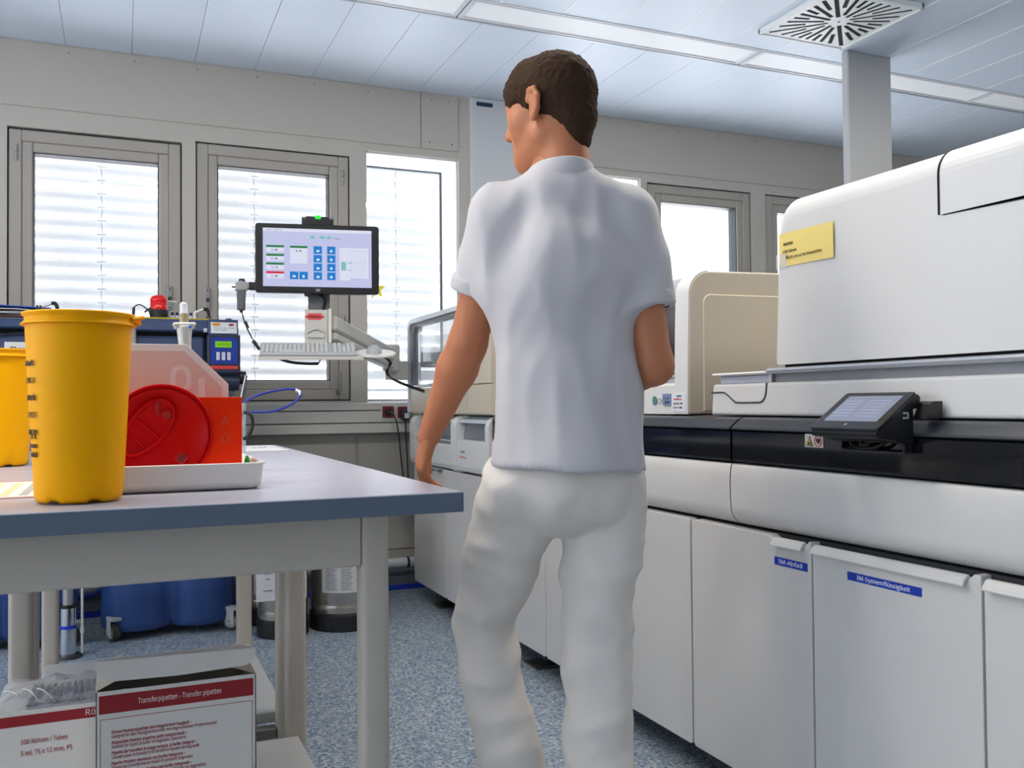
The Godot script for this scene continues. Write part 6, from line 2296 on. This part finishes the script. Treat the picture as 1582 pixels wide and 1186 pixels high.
# fingers point to -y, thumb to +x, palm to +z
func hand_bones(mirror: float) -> Array:
	var out := []
	var kx := [0.031, 0.011, -0.010, -0.029]
	var len0 := [0.040, 0.045, 0.041, 0.032]
	out.append(bone(Vector3(0, 0.045, 0), Vector3(0, 0.0, 0), 0.027, 0.024, 0.012, Vector3(1, 1, 0.8)))
	for i in 4:
		var k := Vector3(kx[i] * mirror, -0.086 + 0.008 * absf(i - 1.2), 0.002)
		out.append(bone(Vector3(kx[i] * 0.55 * mirror, -0.006, 0), k, 0.0165, 0.0115, 0.010))
		var a := k
		var bend := 0.35 + 0.10 * i
		for s in 3:
			var l: float = len0[i] * [1.0, 0.62, 0.50][s]
			var b := a + Vector3(0.002 * mirror, -cos(bend), sin(bend)).normalized() * l
			out.append(bone(a, b, 0.0092 - 0.0008 * s, 0.0086 - 0.0010 * s, 0.003))
			a = b
			bend += 0.38
	var t0 := Vector3(0.022 * mirror, -0.022, 0.006)
	var t1 := Vector3(0.046 * mirror, -0.055, 0.018)
	var t2 := Vector3(0.050 * mirror, -0.086, 0.030)
	var t3 := Vector3(0.045 * mirror, -0.108, 0.038)
	out.append(bone(t0, t1, 0.0165, 0.0115, 0.010))
	out.append(bone(t1, t2, 0.0112, 0.0098, 0.003))
	out.append(bone(t2, t3, 0.0098, 0.0082, 0.003))
	return out

func walker() -> void:
	var t := thing("person", "person in white polo shirt and white trousers walking away down the aisle, left arm swinging", "person", Vector3(0.90, 0, -1.81))
	var skin := mat("skin", rgb(186, 118, 80), 0.5)
	skin.subsurf_scatter_enabled = true
	skin.subsurf_scatter_strength = 0.10
	var cloth := mat("white_cloth", rgb(198, 195, 198), 0.85)
	cloth.rim_enabled = true
	cloth.rim = 0.25
	var cloth2 := mat("white_trouser_cloth", rgb(228, 221, 213), 0.88)
	var sl := Vector3(0.770, 1.490, -1.860)
	var el := Vector3(0.732, 1.215, -1.970)
	var wl := Vector3(0.684, 0.998, -2.115)
	var sr := Vector3(1.055, 1.500, -1.785)
	var er := Vector3(1.090, 1.160, -1.745)
	var wr := Vector3(1.050, 1.125, -1.995)
	var hl := Vector3(0.806, 0.90, -1.825)
	var hr := Vector3(0.994, 0.90, -1.800)
	var kl := Vector3(0.782, 0.560, -2.010)
	var al := Vector3(0.812, 0.150, -1.860)
	var kr := Vector3(0.968, 0.515, -1.800)
	var ar := Vector3(0.938, 0.090, -1.735)
	# body: trunk under the clothes, neck, arms, lower legs; head and hands on finer grids of their own
	var st := mb()
	var b := [
		bone(Vector3(0.90, 0.95, -1.81), Vector3(0.905, 1.36, -1.83), 0.11, 0.12, 0.05, Vector3(1, 1, 0.6)),
		bone(sl + Vector3(0.04, -0.03, 0), sr + Vector3(-0.04, -0.03, 0), 0.05, 0.05, 0.05),
		bone(Vector3(0.90, 1.45, -1.815), Vector3(0.893, 1.60, -1.830), 0.060, 0.055, 0.04),
		bone(sl, el, 0.052, 0.043, 0.03), bone(el, el.lerp(wl, 0.25), 0.043, 0.046, 0.02), bone(el.lerp(wl, 0.25), wl, 0.046, 0.028, 0.02),
		bone(sr, er, 0.052, 0.043, 0.03), bone(er, er.lerp(wr, 0.25), 0.043, 0.046, 0.02), bone(er.lerp(wr, 0.25), wr, 0.046, 0.028, 0.02),
		bone(hl, kl, 0.065, 0.05, 0.03), bone(kl, al, 0.05, 0.035, 0.03), bone(hr, kr, 0.065, 0.05, 0.03), bone(kr, ar, 0.05, 0.035, 0.03)]
	flesh(st, b, Vector3(0.55, 0.03, -2.22), Vector3(1.25, 1.70, -1.60), 0.012)
	# head: turned to the left of the walking direction
	var face := Vector3(-sin(0.60), -0.06, -cos(0.60)).normalized()
	var right := face.cross(Vector3.UP).normalized()
	var hx := Transform3D(Basis(right, right.cross(face), face), Vector3(0.886, 1.728, -1.842))
	# local: x to the person's right, y up, z forward
	var hb := [
		bone(Vector3(0, 0.034, -0.012), Vector3(0, 0.030, 0.008), 0.092, 0.086, 0.02, Vector3(0.84, 0.93, 1.0)),
		bone(Vector3(0, -0.008, 0.034), Vector3(0, -0.068, 0.046), 0.060, 0.044, 0.03),
		bone(Vector3(-0.048, -0.058, 0.002), Vector3(0, -0.098, 0.064), 0.024, 0.021, 0.03),
		bone(Vector3(0.048, -0.058, 0.002), Vector3(0, -0.098, 0.064), 0.024, 0.021, 0.03),
		bone(Vector3(-0.034, 0.020, 0.072), Vector3(0.034, 0.020, 0.072), 0.016, 0.016, 0.015),
		bone(Vector3(0, 0.010, 0.088), Vector3(0, -0.028, 0.108), 0.008, 0.0125, 0.012),
		bone(Vector3(-0.011, -0.034, 0.094), Vector3(0.011, -0.034, 0.094), 0.009, 0.009, 0.010),
		bone(Vector3(-0.020, -0.058, 0.082), Vector3(0.020, -0.058, 0.082), 0.007, 0.007, 0.008),
		bone(Vector3(-0.017, -0.068, 0.082), Vector3(0.017, -0.068, 0.082), 0.007, 0.007, 0.008),
		bone(Vector3(-0.042, -0.022, 0.052), Vector3(-0.036, -0.038, 0.056), 0.026, 0.022, 0.025),
		bone(Vector3(0.042, -0.022, 0.052), Vector3(0.036, -0.038, 0.056), 0.026, 0.022, 0.025),
		bone(Vector3(0, -0.05, -0.028), Vector3(0.002, -0.20, -0.030), 0.056, 0.062, 0.03),
		bone(Vector3(-0.030, 0.002, 0.098), Vector3(-0.032, 0.002, 0.098), 0.011, 0.011, 0.010, Vector3.ONE, false, true),
		bone(Vector3(0.030, 0.002, 0.098), Vector3(0.032, 0.002, 0.098), 0.011, 0.011, 0.010, Vector3.ONE, false, true)]
	for s in [-1.0, 1.0]:
		# ear: a thin shell with a rolled rim and a lobe
		hb.append(bone(Vector3(s * 0.082, 0.014, -0.010), Vector3(s * 0.077, -0.018, -0.002), 0.016, 0.010, 0.008, Vector3(0.35, 1, 1)))
		var rim := [Vector3(s * 0.076, 0.014, 0.010), Vector3(s * 0.083, 0.032, 0.000), Vector3(s * 0.091, 0.030, -0.016), Vector3(s * 0.093, 0.012, -0.024), Vector3(s * 0.087, -0.010, -0.018), Vector3(s * 0.079, -0.028, -0.004)]
		for q in 5:
			hb.append(bone(rim[q], rim[q + 1], 0.0062, 0.0062 if q < 4 else 0.0085, 0.005))
	flesh(st, hb, Vector3(-0.11, -0.20, -0.12), Vector3(0.11, 0.14, 0.14), 0.0045, hx)
	# hands
	var dl := (Vector3(0.664, 0.875, -2.165) - wl).normalized()
	var zl := (Vector3(0.9, 0.1, 0.15) - dl * dl.dot(Vector3(0.9, 0.1, 0.15))).normalized()
	var xl := (-dl).cross(zl)
	if xl.z > 0:
		xl = -xl
	flesh(st, hand_bones(1.0), Vector3(-0.06, -0.24, -0.05), Vector3(0.08, 0.07, 0.11), 0.004, Transform3D(Basis(xl, -dl, zl), wl))
	var dr := (Vector3(1.015, 1.150, -2.11) - wr).normalized()
	var zr := (Vector3(-0.95, -0.2, -0.2) - dr * dr.dot(Vector3(-0.95, -0.2, -0.2))).normalized()
	var xr := (-dr).cross(zr)
	if xr.y < 0:
		xr = -xr
	flesh(st, hand_bones(1.0), Vector3(-0.06, -0.24, -0.05), Vector3(0.08, 0.07, 0.11), 0.004, Transform3D(Basis(xr, -dr, zr), wr))
	var body := part("body", st, skin, t)
	st = mb()
	for s in [-1.0, 1.0]:
		lathe(st, [Vector2(0, -0.0105), Vector2(0.008, -0.007), Vector2(0.0105, 0), Vector2(0.008, 0.007), Vector2(0, 0.0105)], 14, Transform3D(hx.basis, hx * Vector3(s * 0.031, 0.001, 0.082)))
	part("eyes", st, mat("eye_white", rgb(226, 224, 220), 0.2), body)
	st = mb()
	var strands := FastNoiseLite.new()
	strands.seed = 3
	strands.frequency = 120.0
	var hairb := [
		bone(Vector3(0, 0.042, -0.016), Vector3(0, 0.040, 0.012), 0.100, 0.094, 0.02, Vector3(0.86, 0.95, 1.0)),
		bone(Vector3(0, 0.085, 0.040), Vector3(0, 0.070, 0.075), 0.045, 0.028, 0.03),
		bone(Vector3(0, -0.030, -0.062), Vector3(0, -0.068, -0.060), 0.046, 0.036, 0.03, Vector3(1.15, 1, 1)),
		bone(Vector3(0, -0.045, 0.085), Vector3(0, 0.005, 0.125), 0.085, 0.060, 0.010, Vector3.ONE, false, true),
		bone(Vector3(-0.10, -0.085, 0.02), Vector3(-0.10, -0.02, 0.065), 0.058, 0.052, 0.008, Vector3.ONE, false, true),
		bone(Vector3(0.10, -0.085, 0.02), Vector3(0.10, -0.02, 0.065), 0.058, 0.052, 0.008, Vector3.ONE, false, true),
		bone(Vector3(-0.10, 0.010, -0.002), Vector3(-0.10, -0.04, 0.004), 0.024, 0.026, 0.006, Vector3.ONE, false, true),
		bone(Vector3(0.10, 0.010, -0.002), Vector3(0.10, -0.04, 0.004), 0.024, 0.026, 0.006, Vector3.ONE, false, true)]
	flesh(st, hairb, Vector3(-0.12, -0.14, -0.15), Vector3(0.12, 0.17, 0.15), 0.0045, hx, strands, 0.0045, Vector3(1.5, 0.6, 0.6))
	part("hair", st, mat("hair_brown", rgb(60, 44, 33), 0.8, 0.0, 0.2), t)
	# polo shirt
	var folds := FastNoiseLite.new()
	folds.seed = 21
	folds.frequency = 1.0
	folds.fractal_type = FastNoiseLite.FRACTAL_RIDGED
	folds.fractal_octaves = 2
	var hemy := 0.935
	st = mb()
	var shb := [
		bone(Vector3(0.915, 1.10, -1.812), Vector3(0.905, hemy, -1.805), 0.148, 0.176, 0.05, Vector3(1, 1, 0.86), true),
		bone(Vector3(0.915, 1.10, -1.812), Vector3(0.912, 1.34, -1.828), 0.148, 0.164, 0.05, Vector3(1, 1, 0.70)),
		bone(Vector3(0.912, 1.34, -1.828), Vector3(0.905, 1.44, -1.826), 0.162, 0.130, 0.05, Vector3(1, 1, 0.66)),
		bone(sl + Vector3(0.03, -0.005, 0), Vector3(0.895, 1.535, -1.822), 0.068, 0.070, 0.05),
		bone(sr + Vector3(-0.03, -0.005, 0), Vector3(0.905, 1.535, -1.818), 0.068, 0.070, 0.05),
		bone(Vector3(0.87, 1.40, -1.765), Vector3(0.95, 1.38, -1.755), 0.07, 0.07, 0.06),
		bone(sl + Vector3(0.004, -0.006, 0), Vector3(0.749, 1.330, -1.920), 0.072, 0.070, 0.045, Vector3.ONE, true),
		bone(sr + Vector3(-0.004, -0.006, 0), Vector3(1.076, 1.290, -1.762), 0.072, 0.070, 0.045, Vector3.ONE, true),
		bone(Vector3(0.893, 1.60, -1.83), Vector3(0.893, 1.75, -1.83), 0.062, 0.062, 0.015, Vector3.ONE, false, true)]
	flesh(st, shb, Vector3(0.60, 0.90, -2.06), Vector3(1.23, 1.66, -1.60), 0.0095, Transform3D.IDENTITY, folds, -0.010, Vector3(4.2, 1.7, 4.2))
	var shirt := part("polo_shirt", st, cloth, t)
	# ribbed cuffs, hem and collar
	for cu in [[sl, Vector3(0.749, 1.330, -1.920)], [sr, Vector3(1.076, 1.290, -1.762)]]:
		var d: Vector3 = (cu[1] - cu[0]).normalized()
		var e: Vector3 = cu[1]
		st = mb()
		lathe(st, [Vector2(0.060, -0.004), Vector2(0.0705, -0.003), Vector2(0.0735, 0.002), Vector2(0.0730, 0.008), Vector2(0.0745, 0.012), Vector2(0.0735, 0.018), Vector2(0.0745, 0.023), Vector2(0.0725, 0.028), Vector2(0.060, 0.030)], 36, Transform3D(frame_along(e, e - d).basis, e))
		part("sleeve_cuff", st, cloth, shirt)
	st = mb()
	var col := []
	for k in [[0.067, 1.553, 0.0], [0.071, 1.575, 0.0], [0.069, 1.602, 0.0], [0.066, 1.606, 0.0], [0.062, 1.600, 0.0], [0.062, 1.56, 0.0]]:
		var ring := []
		for i in 36:
			var a := TAU * i / 36
			ring.append(Vector3(0.901 + k[0] * cos(a) * 1.08, k[1] - 0.006 - 0.012 * sin(a), -1.822 + k[0] * -sin(a) * 1.12))
		col.append(ring)
	loft(st, col, false, false)
	part("collar", st, cloth, shirt)
	# trousers
	st = mb()
	var trb := [
		bone(Vector3(0.90, 1.00, -1.808), Vector3(0.90, 0.945, -1.808), 0.130, 0.140, 0.04, Vector3(1, 1, 0.74)),
		bone(Vector3(0.860, 0.885, -1.766), Vector3(0.945, 0.885, -1.756), 0.080, 0.080, 0.05),
		bone(Vector3(0.895, 0.90, -1.81), Vector3(0.90, 0.865, -1.81), 0.060, 0.055, 0.03),
		bone(hl, hl.lerp(kl, 0.5), 0.090, 0.082, 0.012), bone(hl.lerp(kl, 0.5), kl, 0.082, 0.070, 0.012),
		bone(kl, al, 0.070, 0.068, 0.015, Vector3.ONE, true),
		bone(hr, hr.lerp(kr, 0.5), 0.090, 0.084, 0.012), bone(hr.lerp(kr, 0.5), kr, 0.084, 0.072, 0.012),
		bone(kr, ar, 0.072, 0.068, 0.015, Vector3.ONE, true)]
	var creases := FastNoiseLite.new()
	creases.seed = 9
	creases.frequency = 1.0
	creases.fractal_type = FastNoiseLite.FRACTAL_RIDGED
	creases.fractal_octaves = 2
	flesh(st, trb, Vector3(0.64, 0.05, -2.14), Vector3(1.12, 1.16, -1.58), 0.010, Transform3D.IDENTITY, creases, -0.011, Vector3(3.4, 5.5, 3.4))
	part("trousers", st, cloth2, t)
	# white shoes
	for k in [[al, 0.35], [ar, 0.0]]:
		st = mb()
		var a: Vector3 = k[0]
		var foot: Vector3 = Vector3(a.x, 0.035 if k[1] == 0.0 else 0.085, a.z + 0.02)
		var toe: Vector3 = foot + Vector3(-0.005, -0.002 if k[1] == 0.0 else -0.046, -0.19)
		flesh(st, [bone(a + Vector3(0, 0.0, 0), foot + Vector3(0, 0.02, 0), 0.042, 0.042, 0.02), bone(foot, foot.lerp(toe, 0.6), 0.034, 0.038, 0.02), bone(foot.lerp(toe, 0.6), toe, 0.038, 0.030, 0.02)], Vector3(a.x - 0.10, 0.0, a.z - 0.28), Vector3(a.x + 0.10, 0.30, a.z + 0.12), 0.008)
		part("shoe", st, mat("shoe_white", rgb(224, 224, 222), 0.5), t)
